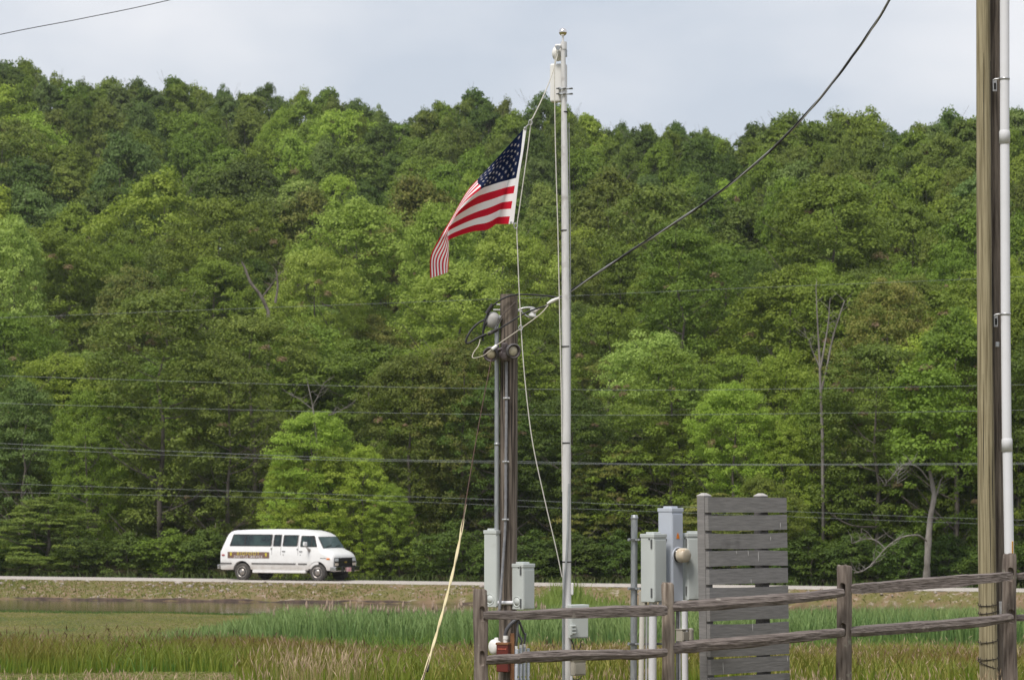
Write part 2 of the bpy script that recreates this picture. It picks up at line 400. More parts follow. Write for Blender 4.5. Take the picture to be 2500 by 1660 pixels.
def crown_mesh(seed, H, Rad, z0, nsub, nleaf, leaf, sub_r, tops=0.8, flat=0.75, dead=0.02, droop=0.0, open_=0.55):
    """crown of leaf sprays: envelope of radius Rad from height z0 to H, nsub tufts of nleaf leaves"""
    g = np.random.default_rng(seed)
    nl = 26
    la = g.uniform(0, 2 * np.pi, nl); lt = g.uniform(0.0, 1.0, nl); lw = g.uniform(-0.46, 0.46, nl)
    t = g.beta(1.25, 0.85, nsub); ang = g.uniform(0, 2 * np.pi, nsub)
    env = np.where(t < .45, .62 + .38 * np.sin(np.pi / 2 * np.clip(t / .45, 0, 1)), np.sqrt(np.clip(1 - (np.clip(t - .45, 0, 1) / .55) ** (2.6 * tops + .3), 0, 1)))
    mod = np.zeros(nsub)
    for a, b, w in zip(la, lt, lw):
        mod += w * np.exp(-((1 - np.cos(ang - a)) * 3.4 + ((t - b) * 5.2) ** 2))
    mod = np.clip(mod, -.55, .5)
    rr = Rad * env * (1 + mod) * (open_ + (1 - open_) * np.sqrt(g.uniform(0, 1, nsub)))
    c = np.stack([rr * np.cos(ang), rr * np.sin(ang), z0 + (H - z0) * t * (1 - sub_r / H) + g.normal(0, .25, nsub)], -1)
    c[:, 2] -= droop * (rr / Rad) ** 2
    sr = sub_r * g.uniform(0.6, 1.35, nsub)
    dsub = g.uniform(0, 1, nsub) < dead
    N = nsub * nleaf
    si = np.repeat(np.arange(nsub), nleaf)
    d = g.normal(0, 1, (N, 3)); d /= np.linalg.norm(d, axis=1, keepdims=True)
    d[:, 2] = np.where(d[:, 2] < -0.25, -d[:, 2] * .6, d[:, 2])
    rad = sr[si] * (0.35 + 0.65 * g.uniform(0, 1, N) ** 0.5)
    rad = np.where(dsub[si], rad * 0.55, rad)
    pos = c[si] + d * rad[:, None] * np.array([1, 1, flat])
    out = c[si] * np.array([1, 1, 0]); out /= (np.linalg.norm(out, axis=1, keepdims=True) + 1e-6)
    nrm = d * 0.7 + out * 0.25 + np.array([0, 0, 0.55]) + g.normal(0, 0.45, (N, 3))
    nrm /= np.linalg.norm(nrm, axis=1, keepdims=True)
    tg = np.cross(nrm, g.normal(0, 1, (N, 3))); tg /= (np.linalg.norm(tg, axis=1, keepdims=True) + 1e-6)
    bt = np.cross(nrm, tg)
    L = leaf * g.uniform(0.6, 1.3, N)[:, None]; W = L * g.uniform(.3, .42, N)[:, None]
    v = np.stack([pos - tg * L * .5, pos + bt * W - nrm * L * .08, pos + tg * L * .5 - nrm * L * .12, pos - bt * W - nrm * L * .08], 1).reshape(-1, 3)
    f = np.arange(N * 4).reshape(-1, 4)
    rnd = np.clip(g.uniform(0, .75, N) + (g.uniform(-.3, .45, nsub))[si], 0, 1)
    return npmesh('crown', v, f, {'rnd': np.repeat(rnd, 4), 'dead': np.repeat(dsub[si] * g.uniform(.5, 1, N), 4)})
def trunk_mesh(seed, H, Rad, z0, r0=0.2, nl=12, lean=0.4):
    g = random.Random(seed); b = MB()
    pts = [Vector((0, 0, -0.4))]
    for k in range(1, 8):
        pts.append(Vector((g.uniform(-lean, lean) * k / 8, g.uniform(-lean, lean) * k / 8, H * .93 * k / 7)))
    b.tube(pts, [r0 * (1 - .13 * k) for k in range(8)], 7)
    for q in range(nl):
        t = z0 / H * .6 + (0.92 - z0 / H * .6) * (q + g.random()) / nl
        f = t * 7 / .93; i = min(int(f), 6); base = pts[i].lerp(pts[i + 1], f - i)
        a = g.uniform(0, 6.28); ln = Rad * g.uniform(.6, 1.0) * (1.0 - .5 * max(0, t - .5))
        tip = base + Vector((math.cos(a) * ln, math.sin(a) * ln, ln * g.uniform(.25, .9)))
        mid = base.lerp(tip, .5) + Vector((g.uniform(-.3, .3), g.uniform(-.3, .3), -.12 * ln))
        path = cr([base, mid, tip], 3)
        r = r0 * (1 - .13 * f) * .5
        b.tube(path, [max(r * (1 - .14 * k), .012) for k in range(len(path))], 5, False)
        for w in range(3):
            p = path[2 + w]; a2 = a + g.uniform(-1.1, 1.1); l2 = ln * g.uniform(.25, .45)
            b.tube([p, p + Vector((math.cos(a2) * l2 * .6, math.sin(a2) * l2 * .6, l2 * .25)), p + Vector((math.cos(a2) * l2, math.sin(a2) * l2, l2 * .7))], [r * .4, r * .25, .01], 4, False)
    bmesh.ops.recalc_face_normals(b.bm, faces=b.bm.faces[:])
    me = bpy.data.meshes.new('trunk'); b.bm.to_mesh(me); b.bm.free(); return me
# prototypes: crown mesh, trunk mesh, nominal height, nominal radius
PRO = {}
def proto(key, seed, H, Rad, z0, nsub, nleaf, leaf, sub_r, **k):
    tr = {a: k.pop(a) for a in ('r0', 'nl', 'lean') if a in k}
    cm = crown_mesh(seed, H, Rad, z0, nsub, nleaf, leaf, sub_r, **k); tm = trunk_mesh(seed, H, Rad, z0, **tr)
    cm.materials.append(LEAF['mid']); tm.materials.append(BARK)
    PRO[key] = (cm, tm, H, Rad)
for q in range(4): proto('near%d' % q, 20 + q, 13, 3.8, 1.2, 470, 96, .140, .60, dead=.010, open_=.45)
for q in range(3): proto('edge%d' % q, 40 + q, 11, 4.0, 0.2, 520, 84, .135, .56, droop=.8, tops=.80, dead=.003, open_=.45)
for q in range(2): proto('airy%d' % q, 50 + q, 13, 3.6, 1.6, 360, 80, .135, .55, nl=18, r0=.17, dead=.018, open_=.38)
for q in range(2): proto('tier%d' % q, 60 + q, 9, 4.2, 0.4, 230, 170, .150, .72, flat=.38, droop=.9, dead=.0, open_=.4)
for q in range(4): proto('far%d' % q, 70 + q, 14, 4.2, 4.0, 250, 84, .235, .82, dead=.008, open_=.48)
for q in range(3): proto('ridge%d' % q, 80 + q, 14, 3.6, 2.0, 210, 84, .24, .70, dead=.001, open_=.42, tops=1.0)
for q in range(2): proto('shrub%d' % q, 90 + q, 3.2, 1.9, 0.0, 120, 90, .13, .45, droop=.3, tops=.9, r0=.05, nl=5, dead=0)

ADJ = {'mid': 'mid green broadleaf tree', 'bright': 'bright yellow-green broadleaf tree', 'pale': 'pale green broadleaf tree', 'light': 'light green broadleaf tree',
       'dark': 'dark green broadleaf tree', 'blue': 'grey-green broadleaf tree', 'olive': 'olive green tree', 'tan': 'olive tree with tan tipped leaves'}
def landmark(u):
    for lim, t in ((230, 'far left of the van'), (520, 'left of the white van'), (900, 'above the white van'), (1110, 'between van and flag'),
                   (1300, 'behind flag and service pole'), (1520, 'just right of the flagpole'), (1700, 'above the meter cabinets'),
                   (1950, 'above the slatted screen'), (2240, 'right of the slatted screen'), (2400, 'left of the tall poles')):
        if u < lim: return t
    return 'right of the white conduit'
NT = [0]
def tree(u, vtop, wpx, s, key, sp, label=None, row='on the hillside', group='trees of the hillside forest', name=None, hmax=None):
    """crown centred on pixel column u, top at pixel row vtop, wpx wide, standing s metres behind the forest edge"""
    d = 125.0
    for _ in range(8):
        X = (u - 1250) / F * d; rs, hs = lateral(X, d); d = float(edge_y(X)) + s * (float(rs) / 190.0 if s > 0 else 1.0)
    top = P(u, vtop, d); gzv = G(top.x, d)
    cm, tm, H, Rad = PRO[key]
    h = max(top.z - gzv, 2.0)
    if hmax and h > hmax: h = hmax
    NT[0] += 1
    o = thing(name or 'forest_tree', label or '%s %s %s' % (ADJ[sp], row, landmark(u)), 'tree', (top.x, d, gzv), group)
    sx = max(wpx / pm(d) / 2 / Rad, .3); sz = h / H
    g = random.Random(int(u * 7 + vtop * 13))
    a = g.uniform(0, 6.28)
    for nm, me, mat in (('crown', cm, LEAF[sp]), ('trunk', tm, None)):
        c = bpy.data.objects.new(nm, me); C.objects.link(c); c.parent = o; ORG[c.name] = Vector((0, 0, 0))
        if mat is not None:
            c.material_slots[0].link = 'OBJECT'; c.material_slots[0].material = mat
    o.rotation_euler = (0, 0, a); o.scale = (sx, sx, sz)
    return o

# skyline of the ridge, photo pixels
SKU = [-400, 0, 60, 130, 200, 270, 350, 420, 500, 560, 650, 700, 800, 900, 950, 1000, 1040, 1090, 1160, 1210, 1260, 1320, 1400, 1440, 1500, 1560, 1650, 1750, 1800, 1840, 1900, 1950, 2000, 2050, 2130, 2170, 2205, 2250, 2310, 2370, 2450, 2500, 2900]
SKV = [130, 152, 146, 188, 202, 190, 192, 196, 218, 218, 210, 236, 222, 252, 290, 300, 268, 256, 226, 256, 262, 244, 250, 282, 312, 304, 302, 330, 354, 322, 282, 290, 300, 282, 276, 310, 334, 306, 276, 276, 272, 262, 250]
sky_v = lambda u: float(np.interp(u, SKU, SKV))
rt = random.Random(11)
# rows of the hillside: s behind the edge, spacing, how far the tops lie between the front row and the skyline
ROWS = [(206, 66, .955, 'ridge', 'on the skyline ridge'), (190, 62, .978, 'ridge', 'on the skyline ridge'), (160, 74, .90, 'far', 'just below the ridge'), (132, 84, .78, 'far', 'high on the slope'),
        (106, 96, .655, 'far', 'high on the slope'), (82, 108, .53, 'far', 'halfway up the slope'), (60, 125, .40, 'near', 'halfway up the slope'),
        (38, 140, .27, 'near', 'low on the slope'), (20, 155, .13, 'near', 'low on the slope')]
# crowns that stand out: column, top row, width, row down to which they show, metres behind the edge
FEAT = [(870, 480, 350, 745, 52, 'near1', 'light', 'tall light green tree with rounded top left of the hanging flag tip'),
        (775, 605, 240, 775, 41, 'near2', 'light', 'light green tree lower left of the rounded one beside the flag'),
        (1065, 500, 260, 690, 50, 'near0', 'light', 'pale green tree right behind the flag stripes'),
        (1225, 540, 260, 770, 47, 'near3', 'light', 'light green tree behind the halyard under the flag'),
        (1120, 640, 370, 835, 36, 'near1', 'light', 'broad pale green tree below the tip of the flag'),
        (295, 325, 200, 455, 112, 'far1', 'blue', 'dark bluish tree with glossy leaves high on the slope left of the van'),
        (35, 530, 240, 760, 44, 'near3', 'pale', 'pale glossy-leaved tree far left of the van halfway up the slope'),
        (545, 480, 300, 640, 62, 'near2', 'mid', 'broad mid green crown above the van roof halfway up the slope'),
        (400, 425, 260, 560, 84, 'far2', 'bright', 'yellow-green broad crown high up left of the van'),
        (1660, 545, 330, 860, 37, 'airy0', 'mid', 'wide open crown with dark limbs showing right of the rising cable'),
        (1610, 815, 300, 1000, 19, 'near0', 'pale', 'pale spreading crown above the slatted screen left of the dead tree'),
        (1480, 745, 250, 900, 26, 'near2', 'mid', 'green crown next to the flagpole just under the cable'),
        (2030, 425, 430, 640, 74, 'near1', 'mid', 'wide dark crowned oak below the ridge left of the tall poles'),
        (1480, 420, 240, 560, 92, 'far3', 'olive', 'olive fine leaved tree above the rising cable'),
        (1620, 455, 260, 590, 82, 'far0', 'olive', 'second olive fine leaved tree under the right ridge'),
        (1370, 560, 220, 740, 58, 'near3', 'olive', 'olive tree beside the flagpole level with the flag tip'),
        (2165, 680, 270, 900, 28, 'near2', 'tan', 'olive brown domed tree left of the tall poles'),
        (1010, 430, 250, 540, 84, 'far1', 'tan', 'tan flecked tree left of the flag canton'),
        (330, 660, 280, 860, 34, 'near0', 'tan', 'tan flecked oak high left above the van'),
        (1910, 860, 250, 1090, 12, 'near3', 'bright', 'yellow-green tree standing before the bare pale dead tree')]
for s, sp_, fr, kd, rw in ROWS:
    u = -210 + rt.uniform(0, sp_)
    while u < 2710:
        v0 = sky_v(u); vf = 800 + 40 * math.sin(u * .006)
        v = vf + (v0 - vf) * fr + rt.uniform(-1, 1) * (9 if fr > .95 else 26)
        w = sp_ * (rt.uniform(1.2, 2.9) if kd == 'near' else rt.uniform(1.2, 2.6) if kd == 'far' else rt.uniform(1.45, 2.3)) * (1.0 if kd != 'ridge' else 1.12)
        if fr > .97 and u > 1800: w *= 1.3
        for fu, fv, fw, fb, fs, *_ in FEAT:
            if -48 < s - fs < 9 and abs(u - fu) < .42 * fw + .22 * w: v = max(v, fb - 10 + rt.uniform(0, 25))
        spc = rt.choices(['mid', 'dark', 'olive', 'bright', 'blue', 'pale', 'tan'],
                         [40, 16 if fr > .6 else 8, 17, 9 if fr < .95 else 2, 6, 6 if fr < .9 else 1, 7 if fr < .8 else 0])[0]
        n_k = {'ridge': 3, 'far': 4, 'near': 4}[kd]
        key = '%s%d' % (kd, rt.randrange(n_k))
        if kd == 'near' and rt.random() < .22: key = 'airy%d' % rt.randrange(2)
        tree(u, v, w, s + rt.uniform(-7, 7), key, spc, row=rw)
        u += sp_ * rt.uniform(.72, 1.28)
for q, (u, v, w) in enumerate([(10, 150, 110), (62, 143, 85), (132, 183, 75), (205, 200, 80), (268, 186, 85), (335, 192, 95), (425, 188, 100), (480, 210, 90), (545, 212, 62), (590, 225, 50), (650, 203, 72), (735, 220, 80), (800, 216, 95), (855, 245, 70), (925, 262, 55),
        (1030, 268, 80), (1078, 246, 75), (1110, 262, 60), (1160, 219, 110), (1232, 243, 62), (1322, 232, 105), (1372, 255, 70), (1440, 280, 70), (1520, 302, 70), (1580, 303, 62), (1652, 296, 72), (1720, 318, 80), (1760, 340, 60),
        (1850, 300, 110), (1925, 274, 150), (1990, 300, 90), (2055, 276, 150), (2125, 270, 120), (2190, 318, 90), (2250, 300, 90), (2315, 272, 110), (2380, 285, 100), (2480, 262, 110)]):
    tree(u, v + 3, w * 1.5, 196 + (q % 3) * 4, ['ridge%d' % (q % 3), 'far%d' % (q % 4)][q % 2], ['dark', 'mid', 'mid', 'dark', 'olive'][q % 5], row='jutting above the ridge')
# front row along the road
FRONT = [(-250, 640, 330, 'near0', 'mid'), (-90, 800, 300, 'edge1', 'dark'), (60, 930, 250, 'edge0', 'blue'), (215, 950, 170, 'near2', 'mid'), (395, 700, 380, 'airy0', 'olive'),
         (560, 860, 260, 'airy1', 'olive'), (1000, 860, 260, 'near1', 'olive'), (1130, 820, 260, 'near3', 'tan'), (1210, 930, 240, 'airy1', 'dark'),
         (1500, 1060, 270, 'tier0', 'tan'), (1390, 960, 250, 'near2', 'dark'), (1640, 850, 320, 'airy1', 'mid'), (1790, 930, 230, 'near1', 'bright'),
         (1910, 1020, 220, 'edge2', 'bright'), (2010, 930, 250, 'edge0', 'mid'), (2140, 830, 330, 'airy0', 'olive'), (2330, 760, 330, 'near3', 'mid'),
         (2480, 720, 260, 'near0', 'mid'), (2650, 700, 320, 'near2', 'dark'), (2800, 700, 320, 'near1', 'mid')]
for u, v, w, key, spc in FRONT:
    tree(u, v, w, 3.5 + rt.uniform(0, 6), key, spc, row='at the forest edge')
for q, u in enumerate(range(-290, 2840, 165)):
    uu = u + rt.uniform(-35, 35)
    if 560 < uu < 930: continue
    tree(uu, 1075 + rt.uniform(-90, 70), rt.uniform(230, 330), 9.5 + rt.uniform(-1.5, 2), 'edge%d' % (q % 3), rt.choice(['mid', 'dark', 'olive', 'mid', 'blue']), row='low in the understory')
# single trees one can point at
tree(955, 1180, 120, .4, 'edge0', 'bright', 'low yellow-green tree ahead of the van bonnet', name='roadside_tree')
tree(800, 1090, 230, -.1, 'edge1', 'bright', 'yellow-green leafy bough mass in the middle above the van roof', name='roadside_tree')
tree(768, 998, 250, 0.4, 'near1', 'bright', 'bushy bright yellow-green tree at the roadside directly behind the white van', name='roadside_tree')
tree(700, 1110, 150, -.2, 'edge2', 'bright', 'small yellow-green bush touching the bigger bright tree above the van roof', name='roadside_tree')
tree(885, 1085, 170, 0.6, 'edge0', 'bright', 'yellow-green tree at the roadside over the van bonnet', name='roadside_tree')
for u, v, w, vb, sf, key, spc, lab in FEAT: tree(u, v, w, sf, key, spc, lab, name='forest_tree')
tree(1745, 1200, 300, 1.2, 'tier1', 'tan', 'low tree with tiers of tan tipped leaves behind the slatted screen', name='tiered_tree')
tree(120, 1205, 300, -.2, 'tier0', 'olive', 'low wide tree with tiers of lit leaves left of the van at the road', name='tiered_tree')
tree(1860, 1160, 200, .5, 'edge1', 'olive', 'leafy olive tree just right of the slatted screen', name='roadside_tree')
# shrubs under the forest edge
for q, u in enumerate(range(-260, 2820, 112)):
    uu = u + rt.uniform(-20, 20)
    if 540 < uu < 900: continue
    tree(uu, 1325 + rt.uniform(-50, 50), rt.uniform(120, 200), rt.uniform(-1.4, .8), 'shrub%d' % (q % 2), rt.choice(['dark', 'dark', 'dark', 'mid']),
         'leafy shrub under the forest edge %s' % landmark(uu), group='shrubs along the forest edge', name='forest_shrub')
for o in [o for o in C.objects if o.name.startswith('forest_shrub')]: o['category'] = 'shrub'

# bare trees: trunk of real limbs
def bare_tree(name, label, paths, mat, d, cat='dead tree'):
    base = P(*paths[0][0][0][0:2], d); o = thing(name, label, cat, (base.x, d, G(base.x, d)))
    for q, (pts, r0, r1, nm) in enumerate(paths):
        w = cr([P(u, v, d + dd) for u, v, dd in [(p + (0,))[:3] for p in pts]], 5)
        if q == 0: w = [Vector((w[0].x, d, G(w[0].x, d) - .2))] + w
        mb = MB(); gk = random.Random(q * 5 + int(d)); mb.tube(w, [(r0 + (r1 - r0) * k / (len(w) - 1)) * gk.uniform(.85, 1.12) for k in range(len(w))], 8)
        for k in range(len(w) // 3 if nm == 'limb' else len(w) // 2, len(w), 1 if nm == 'limb' else 2):   # twigs
            a_ = gk.uniform(0, 6.28); L = gk.uniform(.25, .75); t1 = w[k] + Vector((math.cos(a_) * L * .5, math.sin(a_) * L * .3, L * gk.uniform(.1, .5)))
            mb.tube([w[k], t1, t1 + Vector((math.cos(a_ + .5) * L * .4, math.sin(a_) * L * .2, L * gk.uniform(.2, .5)))], [.011, .008, .003], 4, False)
        mb.build(nm, mat, o)
    return o
bare_tree('dead_tree', 'bare pale dead tree forking upward above the slatted screen', [
    ([(2008, 1060), (2004, 960), (2000, 860), (1996, 790), (1992, 700)], .068, .016, 'trunk'),
    ([(2006, 950), (2018, 900), (2032, 830), (2050, 770), (2062, 735)], .05, .02, 'limb'),
    ([(2003, 900), (2012, 850), (2022, 790), (2026, 730)], .045, .015, 'limb'),
    ([(2003, 900), (1985, 860), (1975, 830), (1962, 815)], .03, .01, 'limb')], BARK_PALE, 121.0)
gt = bare_tree('grey_trunk_tree', 'leaning grey trunk with a bare drooping limb between slatted screen and tall poles', [
    ([(2262, 1415), (2266, 1330), (2272, 1260), (2280, 1215), (2276, 1180), (2270, 1150), (2266, 1130)], .14, .05, 'trunk'),
    ([(2280, 1225), (2290, 1195), (2297, 1170)], .045, .02, 'limb'),
    ([(2262, 1320, -.5), (2240, 1306, -1.5), (2200, 1312, -2.2), (2165, 1335, -2.6), (2130, 1375, -2.8), (2105, 1394, -3), (2085, 1398, -3)], .035, .012, 'limb'),
    ([(2160, 1338, -2.6), (2140, 1320, -2.7), (2115, 1315, -2.7), (2080, 1326, -2.7)], .03, .012, 'limb'),
    ([(2266, 1170, -1), (2240, 1140, -2), (2205, 1135, -2.5), (2180, 1160, -2.7), (2160, 1185, -2.8)], .022, .008, 'limb'),
    ([(2215, 1135, -2.5), (2195, 1150, -2.6), (2190, 1180, -2.6)], .016, .006, 'limb')], M('grey_trunk_bark', (.13, .115, .10), (.27, .25, .225), scale=4, stretch=(1, 1, .4), rough=.9), 113.4, 'tree')
p_ = P(2266, 1165, 113.6); cm_ = crown_mesh(123, 4.4, 1.75, 0.0, 120, 80, .135, .50, open_=.3)
gc = link_mesh('crown', cm_, LEAF['mid'], gt); gc.location = p_ - Vector(gt.location)
bare_tree('dead_tree', 'slender bare grey sapling rising above the bright tree behind the van', [
    ([(776, 1100), (768, 1030), (762, 985), (752, 940)], .06, .015, 'trunk'),
    ([(764, 1000), (745, 985), (728, 972), (715, 968)], .02, .008, 'limb'), ([(764, 990), (780, 960), (790, 935)], .02, .008, 'limb'),
    ([(767, 1025), (800, 1015), (830, 1003), (850, 990)], .02, .008, 'limb')], BARK_PALE, 128.0)
bare_tree('leaning_tree', 'leaning grey trunks showing in a gap left of the rounded light green tree', [
    ([(655, 760), (635, 720), (612, 690), (598, 655), (590, 640)], .11, .05, 'trunk'),
    ([(672, 740), (678, 700), (674, 660)], .07, .04, 'limb'), ([(640, 725), (660, 700), (682, 668)], .05, .02, 'limb')], BARK, 157.0, 'tree')

# where several trees share a description, say which of them by its place
by = {}
for o in C.objects:
    if o.get('group', '').startswith(('trees of', 'shrubs along')): by.setdefault(o['label'], []).append(o)
ORD = ['leftmost', 'second leftmost', 'third leftmost', 'fourth leftmost']; ORR = ['rightmost', 'second rightmost', 'third rightmost', 'fourth rightmost']
WORDS = {6: ORD[:3] + ORR[2::-1], 7: ORD[:3] + ['middle'] + ORR[2::-1], 8: ORD + ORR[::-1], 2: ['leftmost', 'rightmost'], 3: ['leftmost', 'middle', 'rightmost'], 4: ['leftmost', 'second leftmost', 'second rightmost', 'rightmost'],
         5: ['leftmost', 'second leftmost', 'middle', 'second rightmost', 'rightmost']}
for lab, os_ in by.items():
    if len(os_) in WORDS:
        os_.sort(key=lambda o: o.location.x / o.location.y)
        for w, o in zip(WORDS[len(os_)], os_):
            if len((w + ' ' + lab).split()) <= 16: o['label'] = w + ' ' + lab
# thin summer haze over the whole valley
hz = MB(); hz.box((0, 1750, 62), (5000, 4300, 132)); hm = bpy.data.materials.new('pale_haze'); hm.use_nodes = True
hn = hm.node_tree.nodes; hn.remove(hn['Principled BSDF']); pv_ = hn.new('ShaderNodeVolumePrincipled')
pv_.inputs['Color'].default_value = (.90, .95, 1.0, 1); pv_.inputs['Density'].default_value = HAZE
hm.node_tree.links.new(pv_.outputs[0], hn['Material Output'].inputs['Volume'])
tag(hz.build('haze', hm), kind='stuff')
# ------------------------------------------------------------------ grasses, reeds, stones
ng = np.random.default_rng(17)
def blades(pos, h, w, lean, name, pat=None, heads=None, yaw_spread=1.0):
    """grass blades: quad + tip triangle each (as triangles). heads: (length, width) of a seed head on the tip"""
    N = len(pos); g = ng
    yaw = g.uniform(-yaw_spread, yaw_spread, N); ax = np.stack([np.cos(yaw), np.sin(yaw), np.zeros(N)], -1)
    ld = g.uniform(0, 2 * np.pi, N); lv = np.stack([np.cos(ld), np.sin(ld), np.zeros(N)], -1) * (h * lean * g.uniform(.2, 1.2, N))[:, None]
    up = np.array([0, 0, 1.0])
    b0 = pos; b1 = pos + up * (h * .55)[:, None] + lv * .3; b2 = pos + up * h[:, None] + lv
    hw = (w * .5)[:, None] * ax
    v = np.stack([b0 - hw, b0 + hw, b1 - hw * .8, b1 + hw * .8, b2], 1)
    base = np.arange(N)[:, None] * 5
    f = np.concatenate([base + np.array([0, 1, 3]), base + np.array([0, 3, 2]), base + np.array([2, 3, 4])])
    t = np.tile(np.array([0, 0, .55, .55, 1.0]), N)
    rnd = np.repeat(g.uniform(0, 1, N), 5); pt = np.repeat(np.ones(N) if pat is None else pat, 5)
    v = v.reshape(-1, 3); fm = np.zeros(len(f), int)
    if heads is not None:
        hl, hwid, frac = heads
        sel = np.where(g.uniform(0, 1, N) < frac)[0]; K = len(sel)
        d = (b2 - b1)[sel]; d /= np.linalg.norm(d, axis=1, keepdims=True); d = d + g.normal(0, .12, d.shape)
        L = (hl * g.uniform(.7, 1.3, K))[:, None]; W = hwid * g.uniform(.7, 1.3, K)[:, None]
        p = b2[sel] - d * L * .35; sx = ax[sel]; sy = np.cross(sx, up)
        hv = np.stack([p, p + d * L * .5 + sx * W, p + d * L * .5 - sx * W * .5 + sy * W * .87, p + d * L * .5 - sx * W * .5 - sy * W * .87, p + d * L], 1)
        o = len(v); hb = o + np.arange(K)[:, None] * 5
        hf = np.concatenate([hb + np.array(a) for a in ((0, 1, 2), (0, 2, 3), (0, 3, 1), (4, 2, 1), (4, 3, 2), (4, 1, 3))])
        v = np.concatenate([v, hv.reshape(-1, 3)]); f = np.concatenate([f, hf]); fm = np.concatenate([fm, np.ones(len(hf), int)])
        t = np.concatenate([t, np.ones(K * 5)]); rnd = np.concatenate([rnd, np.repeat(g.uniform(0, 1, K), 5)]); pt = np.concatenate([pt, np.ones(K * 5)])
    return npmesh(name, v, f, {'t': t, 'rnd': rnd, 'pat': pt}, fm)
def scatter(n, y0, y1, keep, u0=-350, u1=2850):
    """random ground points, uniform per metre, inside the camera's wider field"""
    Y = np.sqrt(ng.uniform(y0 ** 2, y1 ** 2, n)); U = ng.uniform(u0, u1, n); X = (U - 1250) / F * Y
    k = keep(X, Y, U); X, Y, U = X[k], Y[k], U[k]
    return X, Y, U
def wave(X, Y, s): return .5 + .25 * (np.sin(X * s + 1.3 * np.sin(Y * s * .7)) + np.sin(Y * s * 1.3 + 2 * np.sin(X * s * .6 + 1)))

straw_m = foliage('straw_seed_heads', (0.42, 0.30, 0.17), (0.58, 0.44, 0.28), tip=(0.50, 0.38, 0.25), trans=.3)
pink_m = foliage('pinkish_seed_heads', (0.24, 0.135, 0.085), (0.38, 0.24, 0.15), tip=(0.30, 0.20, 0.13), trans=.3)
# tall meadow grass, rusty on its tips
def in_meadow(X, Y, U):
    front = np.where(X < -3.4, 53.6 + .5 * np.sin(X * 1.7), 36.0)
    back = np.where(U < 440, 64.5, 72.0) + 1.0 * np.sin(X * .9)
    return (Y > front) & (Y < back)
X, Y, U = scatter(150000, 36, 78, in_meadow)
pat = np.clip(wave(X, Y, .33) * .9 + wave(X, Y, 1.1) * .7 - .25 + np.where(U < 900, .12, -.12), 0.0, 1)
dens = ng.uniform(0, 1, len(X)) < (.45 + .55 * wave(X, Y, .9))
X, Y, U, pat = X[dens], Y[dens], U[dens], pat[dens]
h = (0.34 + .34 * pat * wave(X, Y, .5) + np.interp(U, [500, 1000], [.12, 0])) * ng.uniform(.55, 1.25, len(X))
h = np.minimum(h, np.maximum(.08, ((CAMZ - gz(X, Y)) - (np.interp(U, [420, 1000], [304, 336]) + 22 * (wave(X, Y, 1.5) - .5)) / F * Y) * ng.uniform(.72, 1.12, len(X))))
me = blades(np.stack([X, Y, gz(X, Y)], -1), h, ng.uniform(.012, .026, len(X)), .55, 'meadow_grass', pat, heads=(.10, .009, .05))
meadow_m = foliage('meadow_grass', (0.119, 0.189, 0.016), (0.219, 0.260, 0.036), tip=(0.206, 0.111, 0.041), trans=.3)
tag(link_mesh('meadow_grass', me, [meadow_m, pink_m]), 'tall rusty tipped meadow grass in front of the cattails', 'grass', kind='stuff')
# golden patch right of the flagpole, nearer
X, Y, U = scatter(42000, 36, 62, lambda X, Y, U: (U > 1050))
h = ng.uniform(.2, .48, len(X)) * (.6 + .6 * wave(X, Y, .8))
me = blades(np.stack([X, Y, gz(X, Y)], -1), h, ng.uniform(.010, .02, len(X)), .5, 'dry_grass', None, heads=(.11, .008, .09))
dry_m = foliage('dry_grass', (0.144, 0.194, 0.024), (0.276, 0.275, 0.052), tip=(0.324, 0.281, 0.075), trans=.3)
tag(link_mesh('dry_grass', me, [dry_m, straw_m]), 'golden dry grass below the fence and the meter cabinets', 'grass', kind='stuff')
# lush green tufts
X, Y, U = scatter(30000, 44, 74, lambda X, Y, U: (wave(X + 7, Y, .55) > .58) & ((X > -3.4) | (Y > 54)))
me = blades(np.stack([X, Y, gz(X, Y)], -1), ng.uniform(.18, .42, len(X)), ng.uniform(.014, .028, len(X)), .55, 'green_tufts')
tag(link_mesh('green_tufts', me, foliage('lush_grass', (0.066, 0.162, 0.018), (0.144, 0.252, 0.042), tip=(0.192, 0.264, 0.060))), 'lush green grass tufts among the rusty meadow', 'grass', kind='stuff')
# mown lawn texture: very short blades
X, Y, U = scatter(130000, 44, 105, lambda X, Y, U: (((Y > 70) & (X < -4.5)) | ((Y < 53.5) & (X < -3.4))) & (Y < water_y(X) - 13.2))
me = blades(np.stack([X, Y, gz(X, Y)], -1), ng.uniform(.008, .026, len(X)), ng.uniform(.02, .05, len(X)), .8, 'mown_lawn', wave(X, Y, .25) * np.where(Y < 60, .15, 1))
tag(link_mesh('mown_lawn', me, foliage('mown_lawn', (0.158, 0.204, 0.043), (0.251, 0.258, 0.072), tip=(0.422, 0.340, 0.138))), 'short mown lawn on the near side of the pond', 'lawn', kind='stuff')
# pond margin grass on the left, brighter
X, Y, U = scatter(60000, 98, 112, lambda X, Y, U: (np.abs(Y - (water_y(X) - 13.2)) < 1.5) & (U < 1000))
me = blades(np.stack([X, Y, gz(X, Y)], -1), ng.uniform(.02, .09, len(X)), ng.uniform(.02, .045, len(X)), .4, 'pond_margin_grass')
tag(link_mesh('pond_margin_grass', me, foliage('margin_grass', (0.056, 0.125, 0.022), (0.106, 0.188, 0.037), tip=(0.125, 0.163, 0.050))), 'green grass along the near edge of the pond', 'grass', kind='stuff')
